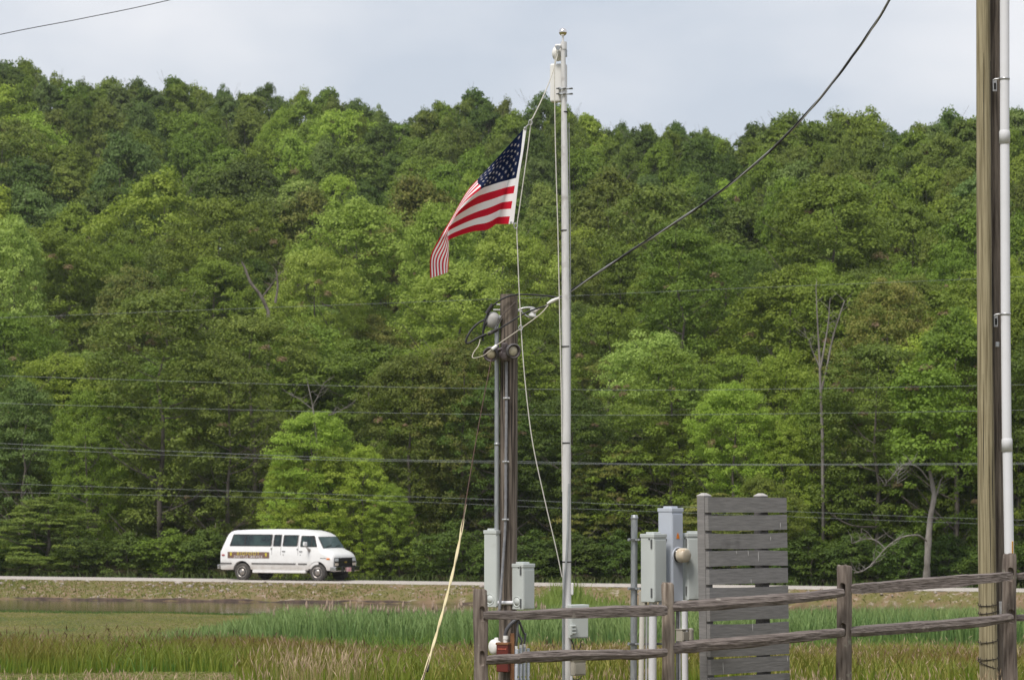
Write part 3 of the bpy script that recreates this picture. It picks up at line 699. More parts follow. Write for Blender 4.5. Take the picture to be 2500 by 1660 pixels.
# dark reddish dock and dead stems standing in the meadow
X, Y, U = scatter(2600, 52, 67, lambda X, Y, U: (wave(X + 2, Y, .8) > .47) & (U < 1500) & ((X > -3.4) | (Y > 55)))
h = np.clip((CAMZ - gz(X, Y)) - (np.interp(U, [420, 1000], [292, 328])) / F * Y, .12, .8) * ng.uniform(.35, 1.05, len(X))
me = blades(np.stack([X, Y, gz(X, Y)], -1), h, ng.uniform(.010, .020, len(X)), .5, 'dock_stems', None, heads=(.15, .011, .5))
tag(link_mesh('dock_stems', me, [foliage('dock_stems', (0.075, 0.060, 0.022), (0.13, 0.085, 0.036), tip=(0.11, 0.05, 0.026)), foliage('dock_heads', (0.085, 0.040, 0.022), (0.16, 0.085, 0.048), tip=(0.12, 0.06, 0.035))]), 'dark reddish dock and dead stems scattered in the meadow', 'weeds', kind='stuff')
# cattails
def in_reed(X, Y, U):
    left = 430 + (Y - 74) * 16 + 60 * np.sin(Y * .9)
    return (U > left)
X, Y, U = scatter(48000, 72.5, 90, in_reed)
X = X + .25 * np.sin(Y * 3 + X * 5)
h = ((CAMZ - gz(X, Y)) - 238 / F * Y) * ng.uniform(.5, 1.08, len(X)) * (.80 + .3 * wave(X, Y, .7)) * np.clip((U - 380) / 330, .5, 1)
me = blades(np.stack([X, Y, gz(X, Y)], -1), h, ng.uniform(.020, .046, len(X)), .42, 'cattail_reeds', wave(X, Y, .6))
tag(link_mesh('cattail_reeds', me, foliage('cattail_blades', (0.073, 0.156, 0.042), (0.215, 0.320, 0.105), tip=(0.273, 0.346, 0.116), trans=.3)), 'dense blue-green cattail reeds beside the pond', 'reeds', kind='stuff')
# their pale fluffy heads
X, Y, U = scatter(520, 76, 90, lambda X, Y, U: (U > 640) & (np.abs(U - 980) < 120 + 300 * ng.uniform(0, 1, len(U)) ** .5) & (Y < 88))
b = MB()
for x, y in zip(X[:230], Y[:230]):
    z = G(x, y) + (CAMZ - G(x, y) - 240 / F * y) * random.uniform(.62, 1.0); q = Vector((x, y, z)); t = Vector((random.uniform(-.15, .15), random.uniform(-.15, .15), 1)).normalized()
    L = random.uniform(.12, .2)
    b.lathe(q, t, [(0, .010), (.02, .032), (L * .6, .038), (L, .018), (L + .06, .004)], 5)
    b.tube([Vector((x, y, z - .5)), q], .008, 4, False)
tag(b.build('cattail_heads', M('cattail_fluff', (0.27, 0.19, 0.14), (0.40, 0.30, 0.235), scale=9, rough=.95)), 'pale fluffy cattail heads over the reeds', 'seed heads', kind='stuff')
# foreground seed heads poking into the frame
def near_heads(n, us, y0, y1, hfun, nm, label, mats, head=(.085, .0055, .95), wid=(.0025, .005)):
    P0, H0 = [], []
    for _ in range(n):
        uc, sg = random.choice(us); u = random.gauss(uc, sg); y = random.uniform(y0, y1); x = (u - 1250) / F * y
        P0.append((x, y, G(x, y))); H0.append(hfun(u, y))
    P0 = np.array(P0); H0 = np.array(H0)
    me = blades(P0, H0, ng.uniform(*wid, len(P0)), .32, nm, None, heads=head)
    tag(link_mesh(nm, me, mats), label, 'grass', kind='stuff')
stalk_m = foliage('straw_stalks', (0.20, 0.20, 0.06), (0.36, 0.28, 0.13), tip=(0.40, 0.30, 0.17), trans=.3)
def to_row(v0, sd):          # height that brings a tip to about pixel row v0 at distance y
    return lambda u, y: max(.15, CAMZ - (random.gauss(v0, sd) - 1240) / F * y - G((u - 1250) / F * y, y))
near_heads(420, [(800, 55), (860, 45), (760, 40), (700, 50)], 33, 40, to_row(1612, 18), 'seed_grass', 'tall straw coloured seeding grass at the bottom edge beside the guy wire', [stalk_m, straw_m], head=(.13, .0065, .9), wid=(.004, .007))
near_heads(260, [(330, 30), (300, 60), (215, 45), (60, 60), (480, 60), (560, 60), (640, 50)], 27.5, 31, to_row(1657, 11), 'seed_grass', 'pinkish seed heads before the mown strip at the lower left corner', [stalk_m, straw_m])
near_heads(420, [(1210, 30), (1330, 50), (1450, 50), (1560, 40), (1900, 80), (1980, 50), (2130, 50), (2260, 60), (2400, 40)], 28.5, 33, to_row(1656, 13), 'seed_grass', 'straw seed heads around the feet of the rail fence', [stalk_m, straw_m])
near_heads(30, [(990, 40), (1080, 30), (1240, 20)], 33, 40, to_row(1612, 12), 'seed_grass', 'few thin straw stalks standing left of the fence', [stalk_m, straw_m], head=(.08, .005, .8))

# bank: weeds and rubble stones
X, Y, U = scatter(140000, 100, 132, lambda X, Y, U: (Y > water_y(X) + .22) & (Y < road_y(X) - 2.35))
kp = ng.uniform(0, 1, len(X)) < (.35 + .75 * wave(X, Y, .8)); X, Y, U = X[kp], Y[kp], U[kp]
me = blades(np.stack([X, Y, gz(X, Y)], -1), ng.uniform(.03, .11, len(X)) * np.clip((road_y(X) - 2.2 - Y) / 1.5, .25, 1), ng.uniform(.03, .07, len(X)), .8, 'bank_weeds', wave(X, Y, .45))
tag(link_mesh('bank_weeds', me, foliage('bank_weeds', (0.123, 0.168, 0.034), (0.246, 0.241, 0.065), tip=(0.336, 0.224, 0.123))), 'dry grass and weeds on the road bank', 'weeds', kind='stuff')
X, Y, U = scatter(16000, 100, 132, lambda X, Y, U: (Y < edge_y(X) - .5) & (Y > road_y(X) + 2.4))
me = blades(np.stack([X, Y, gz(X, Y)], -1), ng.uniform(.1, .4, len(X)), ng.uniform(.03, .07, len(X)), .6, 'verge_grass', wave(X, Y, .45))
tag(link_mesh('verge_grass', me, foliage('verge_grass', (0.05, 0.09, 0.02), (0.09, 0.13, 0.03), tip=(0.13, 0.13, 0.05))), 'grass verge between road and forest', 'grass', kind='stuff')
X, Y, U = scatter(15000, 100, 131, lambda X, Y, U: (Y > water_y(X) + .25) & (Y < road_y(X) - 2.2))
t = (Y - water_y(X)) / (road_y(X) - 2.2 - water_y(X))
kp = ng.uniform(0, 1, len(X)) < (wave(X + 3, Y, .55) ** 1.6 * np.clip(t * 1.25, .05, 1) * .7); X, Y, t = X[kp], Y[kp], t[kp]
ico = bmesh.new(); bmesh.ops.create_icosphere(ico, subdivisions=1, radius=1)
iv = np.array([v.co for v in ico.verts]); ifc = np.array([[v.index for v in f.verts] for f in ico.faces]); ico.free()
N = len(X); S = ng.uniform(.03, .095, N) * (1 + (ng.uniform(0, 1, N) < .06) * .9)
ro = ng.uniform(0, 6.28, N); sv = iv[None] * (S[:, None, None] * ng.uniform(.6, 1.25, (N, 1, 3)) * np.array([1, 1, .62])) * (1 + ng.uniform(-.22, .22, (N, len(iv), 1)))
rx = sv[..., 0] * np.cos(ro)[:, None] - sv[..., 1] * np.sin(ro)[:, None]; ry = sv[..., 0] * np.sin(ro)[:, None] + sv[..., 1] * np.cos(ro)[:, None]
sv = np.stack([rx, ry, sv[..., 2]], -1) + np.stack([X, Y, gz(X, Y) + S * .2], -1)[:, None]
me = npmesh('bank_stones', sv.reshape(-1, 3), (np.arange(N)[:, None, None] * len(iv) + ifc[None]).reshape(-1, 3))
stone_m = M('bank_stones', (0.23, 0.185, 0.155), (0.42, 0.375, 0.34), scale=2.5, rough=.95)
tag(link_mesh('bank_stones', me, stone_m), 'loose grey stones spilling down the road bank', 'stones', kind='stuff')
# bright weeds beyond the flagpole foot
X, Y, U = scatter(90000, 90, 101, lambda X, Y, U: (U > 1285) & (U < 1570))
env = np.clip(1 - ((U - 1410) / 150) ** 2, 0, 1)
kp = ng.uniform(0, 1, len(X)) < env * .55; X, Y, U, env = X[kp], Y[kp], U[kp], env[kp]
me = blades(np.stack([X, Y, gz(X, Y)], -1), (.25 + 1.35 * env * wave(X, Y, 1.7)) * ng.uniform(.5, 1.1, len(X)), ng.uniform(.03, .07, len(X)), .3, 'bright_weeds')
tag(link_mesh('bright_weeds', me, foliage('bright_weeds', (0.09, 0.19, 0.022), (0.19, 0.29, 0.05), tip=(0.24, 0.30, 0.07), trans=.4)), 'bright green tall weeds on the bank behind the flagpole foot', 'weeds', kind='stuff')
# ------------------------------------------------------------------ white passenger van
PAINT = M('white_van_paint', (0.80, 0.80, 0.80), (0.72, 0.71, 0.70), scale=2.2, rough=.28, spec=.5, lo=.5, hi=.8)
pn, pl_ = PAINT.node_tree.nodes, PAINT.node_tree.links     # road dirt thrown up on the lower body
_tc = pn.new('ShaderNodeTexCoord'); _sx = pn.new('ShaderNodeSeparateXYZ'); pl_.new(_tc.outputs['Object'], _sx.inputs[0])
_no = pn.new('ShaderNodeTexNoise'); _no.inputs['Scale'].default_value = 3.0; _no.inputs['Detail'].default_value = 6; pl_.new(_tc.outputs['Object'], _no.inputs['Vector'])
_ad = pn.new('ShaderNodeMath'); _ad.operation = 'MULTIPLY_ADD'; _ad.inputs[1].default_value = -.45; pl_.new(_no.outputs['Fac'], _ad.inputs[0]); pl_.new(_sx.outputs['Z'], _ad.inputs[2])
_mr = pn.new('ShaderNodeMapRange'); _mr.inputs['From Min'].default_value = .62; _mr.inputs['From Max'].default_value = .22; _mr.inputs['To Max'].default_value = .6; pl_.new(_ad.outputs[0], _mr.inputs['Value'])
_mx = pn.new('ShaderNodeMix'); _mx.data_type = 'RGBA'; _mx.inputs[7].default_value = (.33, .27, .22, 1)
_old = pn['Principled BSDF'].inputs['Base Color'].links[0].from_socket
pl_.new(_mr.outputs[0], _mx.inputs[0]); pl_.new(_old, _mx.inputs[6]); pl_.new(_mx.outputs[2], pn['Principled BSDF'].inputs['Base Color'])
GLASS = M('dark_tinted_glass', (0.010, 0.020, 0.022), (0.030, 0.058, 0.052), scale=1.6, lo=.42, hi=.6, rough=.04, spec=.6)
WSHIELD = M('windscreen_glass', (0.07, 0.105, 0.11), rough=.06, spec=.7)
RUBBER = M('black_rubber', (0.022, 0.021, 0.020), rough=.7)
TYRE = M('dusty_tyre', (0.045, 0.043, 0.041), (0.085, 0.078, 0.07), scale=8, rough=.9)
CHROME = M('dull_chrome', (0.62, 0.62, 0.63), (0.42, 0.40, 0.38), scale=14, rough=.22, metal=1.0)
HUB = M('hubcap_steel', (0.46, 0.44, 0.42), (0.28, 0.24, 0.21), scale=12, rough=.35, metal=.8)
DARKT = M('dark_trim', (0.035, 0.028, 0.027), rough=.5)
GRILLE = M('grille_black', (0.018, 0.018, 0.020), rough=.4)
LAMP = M('headlamp_lens', (0.55, 0.58, 0.60), rough=.1, spec=.8)
AMBER = M('amber_lens', (0.75, 0.20, 0.02), rough=.25)
REDL = M('red_lens', (0.35, 0.02, 0.02), rough=.25)
SIGNB = M('brown_sign', (0.150, 0.085, 0.065), (0.20, 0.125, 0.10), scale=3, rough=.5)
YEL = M('sign_yellow', (0.62, 0.52, 0.05), rough=.5)
WHT = M('sign_white', (0.78, 0.76, 0.76), rough=.5)
PLATE = M('licence_plate_pink', (0.62, 0.20, 0.24), (0.75, 0.6, 0.6), scale=16, rough=.4)
SEAM = M('door_gap', (0.30, 0.29, 0.29), rough=.8)

van_y = 121.6; vX = (806 - 1250) / F * 121.0
van = thing('passenger_van', 'white long passenger van with brown and yellow shuttle sign driving along the bank road', 'van', (0, 0, 0), rotz=R(-27))
van.location = (vX, 120.9, -1.235)
def hw(z):                        # half width of the body at height z
    return 0.985 - max(0, z - 1.18) * 0.19 - max(0, 0.72 - z) * .10
stations = [(-4.58, 1.97), (-4.46, 2.015), (-4.2, 2.045), (-3.4, 2.07), (-2.4, 2.085), (-1.4, 2.08), (-.7, 2.04), (-.36, 1.96), (-.17, 1.86), (-.08, 1.74), (.20, 1.33), (.24, 1.30), (.46, 1.22), (.62, 1.12), (.69, 1.04), (.71, .92)]
zl = [.45, .52, .72, 1.0, 1.16, 1.34]
def section(x, zr):
    pts = [(0.0, .43), (.82, .43)]
    tops = [(zr - .22, None), (zr - .10, -.035), (zr - .035, -.11), (zr - .008, -.34), (zr, -.98)]
    ef = .985
    sq = 1 - .055 * max(0, (x - .25) / .45) ** 2 - .02 * max(0, (-4.2 - x) / .4)
    zs = [min(z, zr - .24 + .0 * k) for k, z in enumerate(zl)]
    for k in range(1, len(zs)): zs[k] = max(zs[k], zs[k - 1] + .003)
    for z in zs: pts.append((hw(z) * sq, z))
    for z, d in tops:
        w = hw(min(z, zr - .1)) * sq
        pts.append((max(0.0, w + (d or 0)) if d != -.98 else 0.0, max(z, zs[-1] + .004)))
    return pts
b = MB(); rings = []
for x, zr in stations:
    half = section(x, zr); ring = []
    for y, z in half:
        dx = max(0, (z - 1.15)) * .42 * max(0, min(1, (-4.0 - x) / .58)) if x < -4 else 0
        ring.append(Vector((x + dx, -y, z)))
    for y, z in reversed(half[1:-1]):
        dx = max(0, (z - 1.15)) * .42 * max(0, min(1, (-4.0 - x) / .58)) if x < -4 else 0
        ring.append(Vector((x + dx, y, z)))
    rings.append([b.bm.verts.new(p) for p in ring])
b.loft(rings)
body = b.build('body', PAINT, van)
cut = []
for x in (0.0, -3.55):
    c = MB(); c.cyl((x, -1.5, .37), (x, 1.5, .37), .435, n=28); cut.append(c.build('cutter', PAINT))
body.parent = None
boolean_cut(body, cut)
body.parent = van
for p in body.data.polygons: p.use_smooth = True
body.data.set_sharp_from_angle(angle=R(38))
# wheel wells: dark lining
b = MB()
for x in (0.0, -3.55):
    b.box((x, 0, .62), (.86, 1.5, .30), 0)
b.box((-1.9, 0, .42), (4.6, 1.2, .16))
b.build('underbody', RUBBER, van)
def side_y(z, off): return -(hw(z) + off)
def side_patch(mb, corners, off, r=.04):
    """rounded patch lying on the right flank; corners (x,z) anticlockwise"""
    pts = []; n = len(corners)
    for i in range(n):
        a, c, e = Vector((*corners[i - 1], 0)), Vector((*corners[i], 0)), Vector((*corners[(i + 1) % n], 0))
        p, q = c + (a - c).normalized() * r, c + (e - c).normalized() * r
        for t in (0, .33, .67, 1): pts.append(p * (1 - t) ** 2 + c * 2 * t * (1 - t) + q * t * t)
    mb.poly([(p.x, side_y(p.y, off), p.y) for p in pts], Vector((0, .03, 0)))
WIN = [('rear_side_window', [(-4.12, 1.425), (-2.21, 1.425), (-2.20, 1.845), (-3.98, 1.845)]),
       ('side_window', [(-2.05, 1.425), (-1.76, 1.425), (-1.745, 1.835), (-2.035, 1.835)]),
       ('side_window', [(-1.60, 1.425), (-.99, 1.425), (-.97, 1.825), (-1.58, 1.825)]),
       ('front_door_window', [(-.77, 1.41), (-.06, 1.41), (-.24, 1.80), (-.75, 1.80)])]
for nm, cs in WIN:
    b = MB(); side_patch(b, cs, .010); w = b.build(nm, GLASS, van)
    cx = sum(c[0] for c in cs) / 4; cz = sum(c[1] for c in cs) / 4
    b = MB(); side_patch(b, [(cx + (x - cx) * (1 + .05 / abs(x - cx)), cz + (z - cz) * (1 + .035 / abs(z - cz))) for x, z in cs], .004, .055)
    b.build('window_gasket', DARKT, w)
    b = MB()
    if nm == 'rear_side_window': b.box((-3.42, side_y(1.63, .012), 1.635), (.025, .01, .38), rot=Euler((R(-10.5), 0, 0)).to_matrix())
    if nm == 'front_door_window': b.box((-.285, side_y(1.6, .012), 1.6), (.03, .01, .38), rot=Euler((R(-10.5), 0, 0)).to_matrix())
    if len(b.bm.verts): b.build('divider', DARKT, w)
    else: b.bm.free()
# windscreen on the slope between the two cab stations
def ws(y, z, off=.014):
    t = (1.74 - z) / (1.74 - 1.33); x = -.08 + .28 * t
    return (x + off * .82, y, z + off * .56)
b = MB(); b.poly([ws(-.80, 1.345), ws(-.70, 1.77), ws(.70, 1.77), ws(.80, 1.345)]); w = b.build('windscreen', WSHIELD, van)
b = MB(); b.poly([ws(-.85, 1.335, .008), ws(-.735, 1.785, .008), ws(.735, 1.785, .008), ws(.85, 1.335, .008)]); b.build('windscreen_gasket', DARKT, w)
for y in (-.5, .2):
    b = MB(); b.tube([ws(y, 1.36, .03), ws(y - .02, 1.385, .03), ws(y + .38, 1.43, .03)], .010, 5); b.build('wiper', RUBBER, w)
# doors drawn by their gaps and handles
for nm, x0, x1, hx in (('front_door', -.90, .06, -.80), ('side_door', -1.71, -.90, -1.60), ('side_door', -2.13, -1.71, None)):
    b = MB(); side_patch(b, [(x0 + .008, .50), (x1 - .008, .50), (x1 - .008, 1.36), (x0 + .008, 1.36)], .004, .02); d = b.build(nm, PAINT, van)
    b = MB()
    for x in (x0,): b.poly([(x - .010, side_y(z, .0045), z) for z in (.5, 1.18, 1.88)] + [(x + .010, side_y(z, .0045), z) for z in (1.88, 1.18, .5)])
    b.build('door_gap', SEAM, d)
    if hx: 
        b = MB(); b.box((hx + .04, side_y(1.2, .02), 1.205), (.15, .03, .035), bev=.008); b.box((hx + .02, side_y(1.08, .008), 1.06), (.035, .012, .035)); b.build('handle', CHROME, d)
b = MB(); b.box((-2.16, side_y(1.28, .012), 1.30), (.05, .03, .07), bev=.006); b.box((-.93, side_y(1.28, .012), 1.28), (.05, .03, .06), bev=.006)
b.build('door_hinge', CHROME, van)
# black rub strips, sills, bumpers
b = MB()
for x0, x1 in ((-4.57, -4.03), (-3.08, -1.0), (-.88, -.47)): b.box(((x0 + x1) / 2, side_y(.70, .008), .700), (x1 - x0, .03, .038), bev=.006)
b.build('rub_strip', DARKT, van)
b = MB(); b.box((-1.78, -.93, .38), (2.50, .16, .11), bev=.02); b.box((-1.78, -.97, .455), (2.5, .05, .015)); b.build('running_board', M('sill_white', (.74, .73, .72), (.5, .44, .38), scale=3, rough=.4, lo=.55, hi=.8), van)
b = MB(); b.box((-4.70, 0, .56), (.12, 1.9, .17), bev=.03); b.build('rear_bumper', CHROME, van)
b = MB(); b.box((.80, 0, .50), (.13, 1.96, .20), bev=.04); b.box((.70, -.90, .50), (.24, .12, .18), bev=.03); b.box((.70, .90, .50), (.24, .12, .18), bev=.03)
fb = b.build('front_bumper', CHROME, van)
b = MB(); b.box((.87, -.42, .49), (.05, .10, .24), bev=.015); b.box((.87, .42, .49), (.05, .10, .24), bev=.015); b.build('bumper_guard', RUBBER, fb)
b = MB(); b.box((.845, 0, .585), (.03, 1.6, .03)); b.build('bumper_strip', GRILLE, fb)
b = MB(); b.box((.895, 0.02, .475), (.02, .34, .17), bev=.004); b.build('licence_plate', PLATE, fb)
# face: grille, lamps, emblem
b = MB(); b.box((.715, 0, .77), (.05, 1.66, .36), bev=.01); gr = b.build('grille', GRILLE, van)
b = MB()
for z in (.66, .715, .825, .88): b.box((.745, 0, z), (.012, .98, .012))
for q in range(9): b.box((.743, -.48 + q * .12, .77), (.012, .010, .28))
b.build('grille_bar', DARKT, gr)
b = MB(); b.box((.748, 0, .77), (.014, 1.0, .018)); b.build('grille_band', CHROME, gr)
b = MB(); b.poly([(.757, -.09, .795), (.757, -.09, .745), (.757, -.03, .745), (.757, -.03, .73), (.757, .03, .73), (.757, .03, .745), (.757, .09, .745), (.757, .09, .795), (.757, .03, .795), (.757, .03, .81), (.757, -.03, .81), (.757, -.03, .795)], Vector((.012, 0, 0)))
b.build('emblem', M('emblem_gold', (.45, .33, .07), rough=.3, metal=.6), gr)
for sgn in (-1, 1):
    b = MB(); b.box((.745, sgn * .69, .865), (.03, .25, .12), bev=.02); hl = b.build('headlight', LAMP, van)
    b = MB(); b.box((.742, sgn * .69, .77), (.03, .27, .05), bev=.008); b.build('lamp_divider', DARKT, hl)
    b = MB(); b.box((.745, sgn * .69, .685), (.03, .25, .11), bev=.02); b.build('turn_lamp', M('turn_lamp_lens', (.62, .54, .44), rough=.15), van)
b = MB(); b.box((.50, side_y(.90, -.012), .905), (.15, .03, .06), bev=.01); b.build('marker_light', AMBER, van)
b = MB(); b.box((.27, side_y(.93, -.004), .93), (.27, .015, .022)); b.build('side_badge', DARKT, van)
b = MB(); b.box((-4.44, side_y(.98, .002), 1.03), (.14, .03, .055), bev=.01); b.build('marker_light', REDL, van)
# mirror
b = MB(); b.box((-.42, -1.22, 1.50), (.09, .24, .17), bev=.035); mr = b.build('wing_mirror', PAINT, van)
b = MB(); b.tube([(-.36, -.99, 1.17), (-.38, -1.10, 1.28), (-.40, -1.2, 1.42)], .014, 6); b.tube([(-.30, -.97, 1.22), (-.36, -1.12, 1.34), (-.40, -1.2, 1.42)], .012, 6)
b.poly([(-.44, -1.0, 1.30), (-.30, -1.0, 1.30), (-.36, -1.005, 1.14)], Vector((0, .02, 0))); b.build('mirror_arm', HUB, mr)
# wheels
def make_wheel(x, side):
    b = MB(); c = Vector((x, side * .86, .355)); ax = Vector((0, side, 0))
    b.lathe(c, ax, [(-.12, .20), (-.12, .30), (-.10, .345), (-.05, .357), (.05, .357), (.09, .345), (.115, .31), (.118, .24), (.10, .215)], 30)
    w = b.build('wheel', TYRE, van)
    b = MB(); b.lathe(c, ax, [(.085, .222), (.118, .222), (.122, .205), (.095, .19), (.085, .15), (.10, .12), (.125, .105), (.130, .06), (.134, .0)], 26)
    b.build('rim', HUB, w)
    b = MB()
    for q in range(8):
        a = q * math.pi / 4; p = c + ax * .098 + Vector((math.cos(a) * .155, 0, math.sin(a) * .155)); b.cyl(p, p + ax * .012, .018, n=8)
    b.build('wheel_hole', RUBBER, w)
for x in (0.0, -3.55):
    for sd in (-1, 1): make_wheel(x, sd)
# shuttle sign on the flank
b = MB(); sy = side_y(1.03, .004)
b.box((-3.235, sy, 1.035), (1.98, .012, .255)); sign = b.build('shuttle_sign', SIGNB, van)
def text(body_, size, cx, z, mat, name, wide):
    cu = bpy.data.curves.new(name, 'FONT'); cu.body = body_; cu.size = size; cu.extrude = .002; cu.align_x = 'CENTER'; cu.offset = .0; cu.space_character = 1.35
    t = bpy.data.objects.new(name, cu); C.objects.link(t)
    bpy.context.view_layer.update()
    me = bpy.data.meshes.new_from_object(t.evaluated_get(bpy.context.evaluated_depsgraph_get()))
    w = max(v.co.x for v in me.vertices) - min(v.co.x for v in me.vertices)
    for v in me.vertices: v.co = Vector((cx + v.co.x * wide / w, sy - .0085 - v.co.z, z + v.co.y))
    bpy.data.objects.remove(t); bpy.data.curves.remove(cu)
    me.materials.clear()
    return link_mesh(name, me, mat, sign)
text('BIGFOOT', .19, -3.24, 1.035, YEL, 'yellow_lettering', 1.06)
text('SHUTTLE SERVICE', .145, -3.24, .920, WHT, 'white_lettering', 1.36)
for cx, cz in ((-4.07, 1.075), (-2.40, 1.055)):
    b = MB(); f = [(-.030, -.065), (.025, -.065), (.040, -.02), (.052, .03), (.03, .05), (-.03, .045), (-.045, .02), (-.025, -.02)]
    b.poly([(cx + x, sy - .0085, cz + z) for x, z in f], Vector((0, .004, 0)))
    for q in range(5): b.cyl((cx - .04 + q * .021, sy - .0095, cz + .064 + .012 * (q == 3) - .008 * (q == 0)), (cx - .04 + q * .021, sy - .005, cz + .064 + .012 * (q == 3) - .008 * (q == 0)), .011, n=8)
    b.build('footprint_emblem', YEL, sign)
# ------------------------------------------------------------------ materials of the near things
OLDPOLE = M('weathered_brown_pole', (0.052, 0.040, 0.032), (0.205, 0.168, 0.136), scale=9, stretch=(5, 5, .16), rough=.9, bump=.008, lo=.38, hi=.62, c3=(.20, .16, .125), scale3=1.6, lo3=.62, hi3=.85)
NEWPOLE = M('tan_pole_wood', (0.138, 0.112, 0.060), (0.335, 0.288, 0.180), scale=9, stretch=(5, 5, .12), rough=.85, bump=.006, lo=.36, hi=.60, c3=(.15, .105, .045), scale3=1.2, lo3=.58, hi3=.8)
RAILW = M('weathered_rail_wood', (0.062, 0.049, 0.044), (0.250, 0.212, 0.194), scale=9, stretch=(.30, 4, 9), rough=.92, bump=.016, lo=.33, hi=.68, c3=(.36, .33, .29), scale3=9, lo3=.66, hi3=.8)
POSTW = M('lichen_post_wood', (0.075, 0.055, 0.046), (0.235, 0.195, 0.165), scale=8, stretch=(4, 4, .35), rough=.92, bump=.008, lo=.33, hi=.66, c3=(.34, .345, .27), scale3=11, lo3=.64, hi3=.78)
SLATW = M('grey_stained_board', (0.160, 0.154, 0.150), (0.245, 0.233, 0.226), scale=9, stretch=(.7, .7, 7), rough=.8, bump=.003, lo=.3, hi=.7, c3=(.085, .08, .077), scale3=2.2, lo3=.62, hi3=.8)
BOXG = M('grey_green_enclosure_paint', (0.520, 0.550, 0.535), (0.48, 0.51, 0.495), scale=3, rough=.45, c3=(.33, .345, .31), scale3=4.0, lo3=.58, hi3=.8)
BOXB = M('blue_grey_enclosure_paint', (0.500, 0.535, 0.600), (0.46, 0.495, 0.555), scale=3, rough=.42)
BEIGE = M('beige_box_paint', (0.40, 0.375, 0.32), (0.34, 0.315, 0.265), scale=5, rough=.55)
GALV = M('galvanised_steel', (0.30, 0.32, 0.34), (0.44, 0.455, 0.46), scale=12, stretch=(3, 3, .6), rough=.42, metal=.65)
GALVD = M('dark_strut_steel', (0.10, 0.105, 0.11), (0.20, 0.20, 0.20), scale=14, rough=.5, metal=.5)
ALU = M('brushed_aluminium', (0.60, 0.59, 0.58), (0.70, 0.69, 0.68), scale=20, stretch=(2, 2, .5), rough=.42, metal=.25, c3=(.46, .44, .42), scale3=8, lo3=.60, hi3=.74)
PVC = M('white_pvc', (0.70, 0.70, 0.73), (0.66, 0.66, 0.68), scale=3, rough=.6, spec=.2)
PVCB = M('cream_pvc', (0.68, 0.65, 0.60), (0.62, 0.59, 0.53), scale=3, rough=.45)
WPLAST = M('white_plastic', (0.74, 0.73, 0.71), rough=.45)
BLACKC = M('black_cable', (0.022, 0.022, 0.024), rough=.55)
BARE = M('bare_aluminium_cable', (0.50, 0.50, 0.51), (0.38, 0.38, 0.38), scale=30, rough=.4, metal=.6)
ROPE = M('pale_rope', (0.66, 0.64, 0.58), (0.50, 0.48, 0.43), scale=60, rough=.9)
CREAMC = M('cream_neutral_wire', (0.44, 0.40, 0.33), rough=.6)
BRONZE = M('brown_lamp_paint', (0.055, 0.042, 0.042), (0.12, 0.10, 0.10), scale=11, rough=.5)
LENS = M('cream_lamp_glass', (0.42, 0.37, 0.26), (0.50, 0.46, 0.35), scale=9, rough=.25)
HOLE = M('dark_opening', (0.008, 0.008, 0.008), rough=.9)
REDB = M('dark_red_box_paint', (0.13, 0.020, 0.014), (0.09, 0.02, 0.014), scale=9, rough=.5)
RUST = M('rusty_strip', (0.17, 0.075, 0.035), (0.26, 0.13, 0.06), scale=14, rough=.9)
ORANGE = M('orange_sticker', (0.85, 0.24, 0.01), rough=.5)
METERG = M('cream_meter_glass', (0.52, 0.44, 0.33), (0.60, 0.54, 0.44), scale=12, rough=.25, c3=(.34, .19, .07), scale3=9, lo3=.56, hi3=.68)
Z = Vector((0, 0, 1))
def ground_at(u, d): x = (u - 1250) / F * d; return Vector((x, d, G(x, d)))
def pipe_px(mb, u0, v0, u1, v1, d, wpx, n=16, wpx1=None, d1=None):
    d1 = d if d1 is None else d1
    mb.cyl(P(u0, v0, d), P(u1, v1, d1), wpx / pm(d) / 2, (wpx1 if wpx1 else wpx) / pm(d1) / 2, n); return mb
def corner_box(uL, uM, uR, vT, vB, d, th=47.0):
    """box seen corner-on: its near edge at column uM; the left face turns th degrees away. Returns centre, dims, rotz, axes"""
    p = P(uM, vT, d); z0 = P(uM, vB, d).z; t = R(th)
    Lw = max((uM - uL) / pm(d) / math.cos(t), .004); Rw = max((uR - uM) / pm(d) / math.sin(t), .004)
    eL = Vector((-math.cos(t), math.sin(t), 0)); eR = Vector((math.sin(t), math.cos(t), 0))
    c = Vector((p.x, p.y, 0)) + eL * Lw / 2 + eR * Rw / 2; c.z = (p.z + z0) / 2
    return dict(c=c, w=Rw, dp=Lw, h=p.z - z0, rz=math.atan2(eR.y, eR.x), eL=eL, eR=eR, near=Vector((p.x, p.y, z0)), top=p.z, bot=z0)
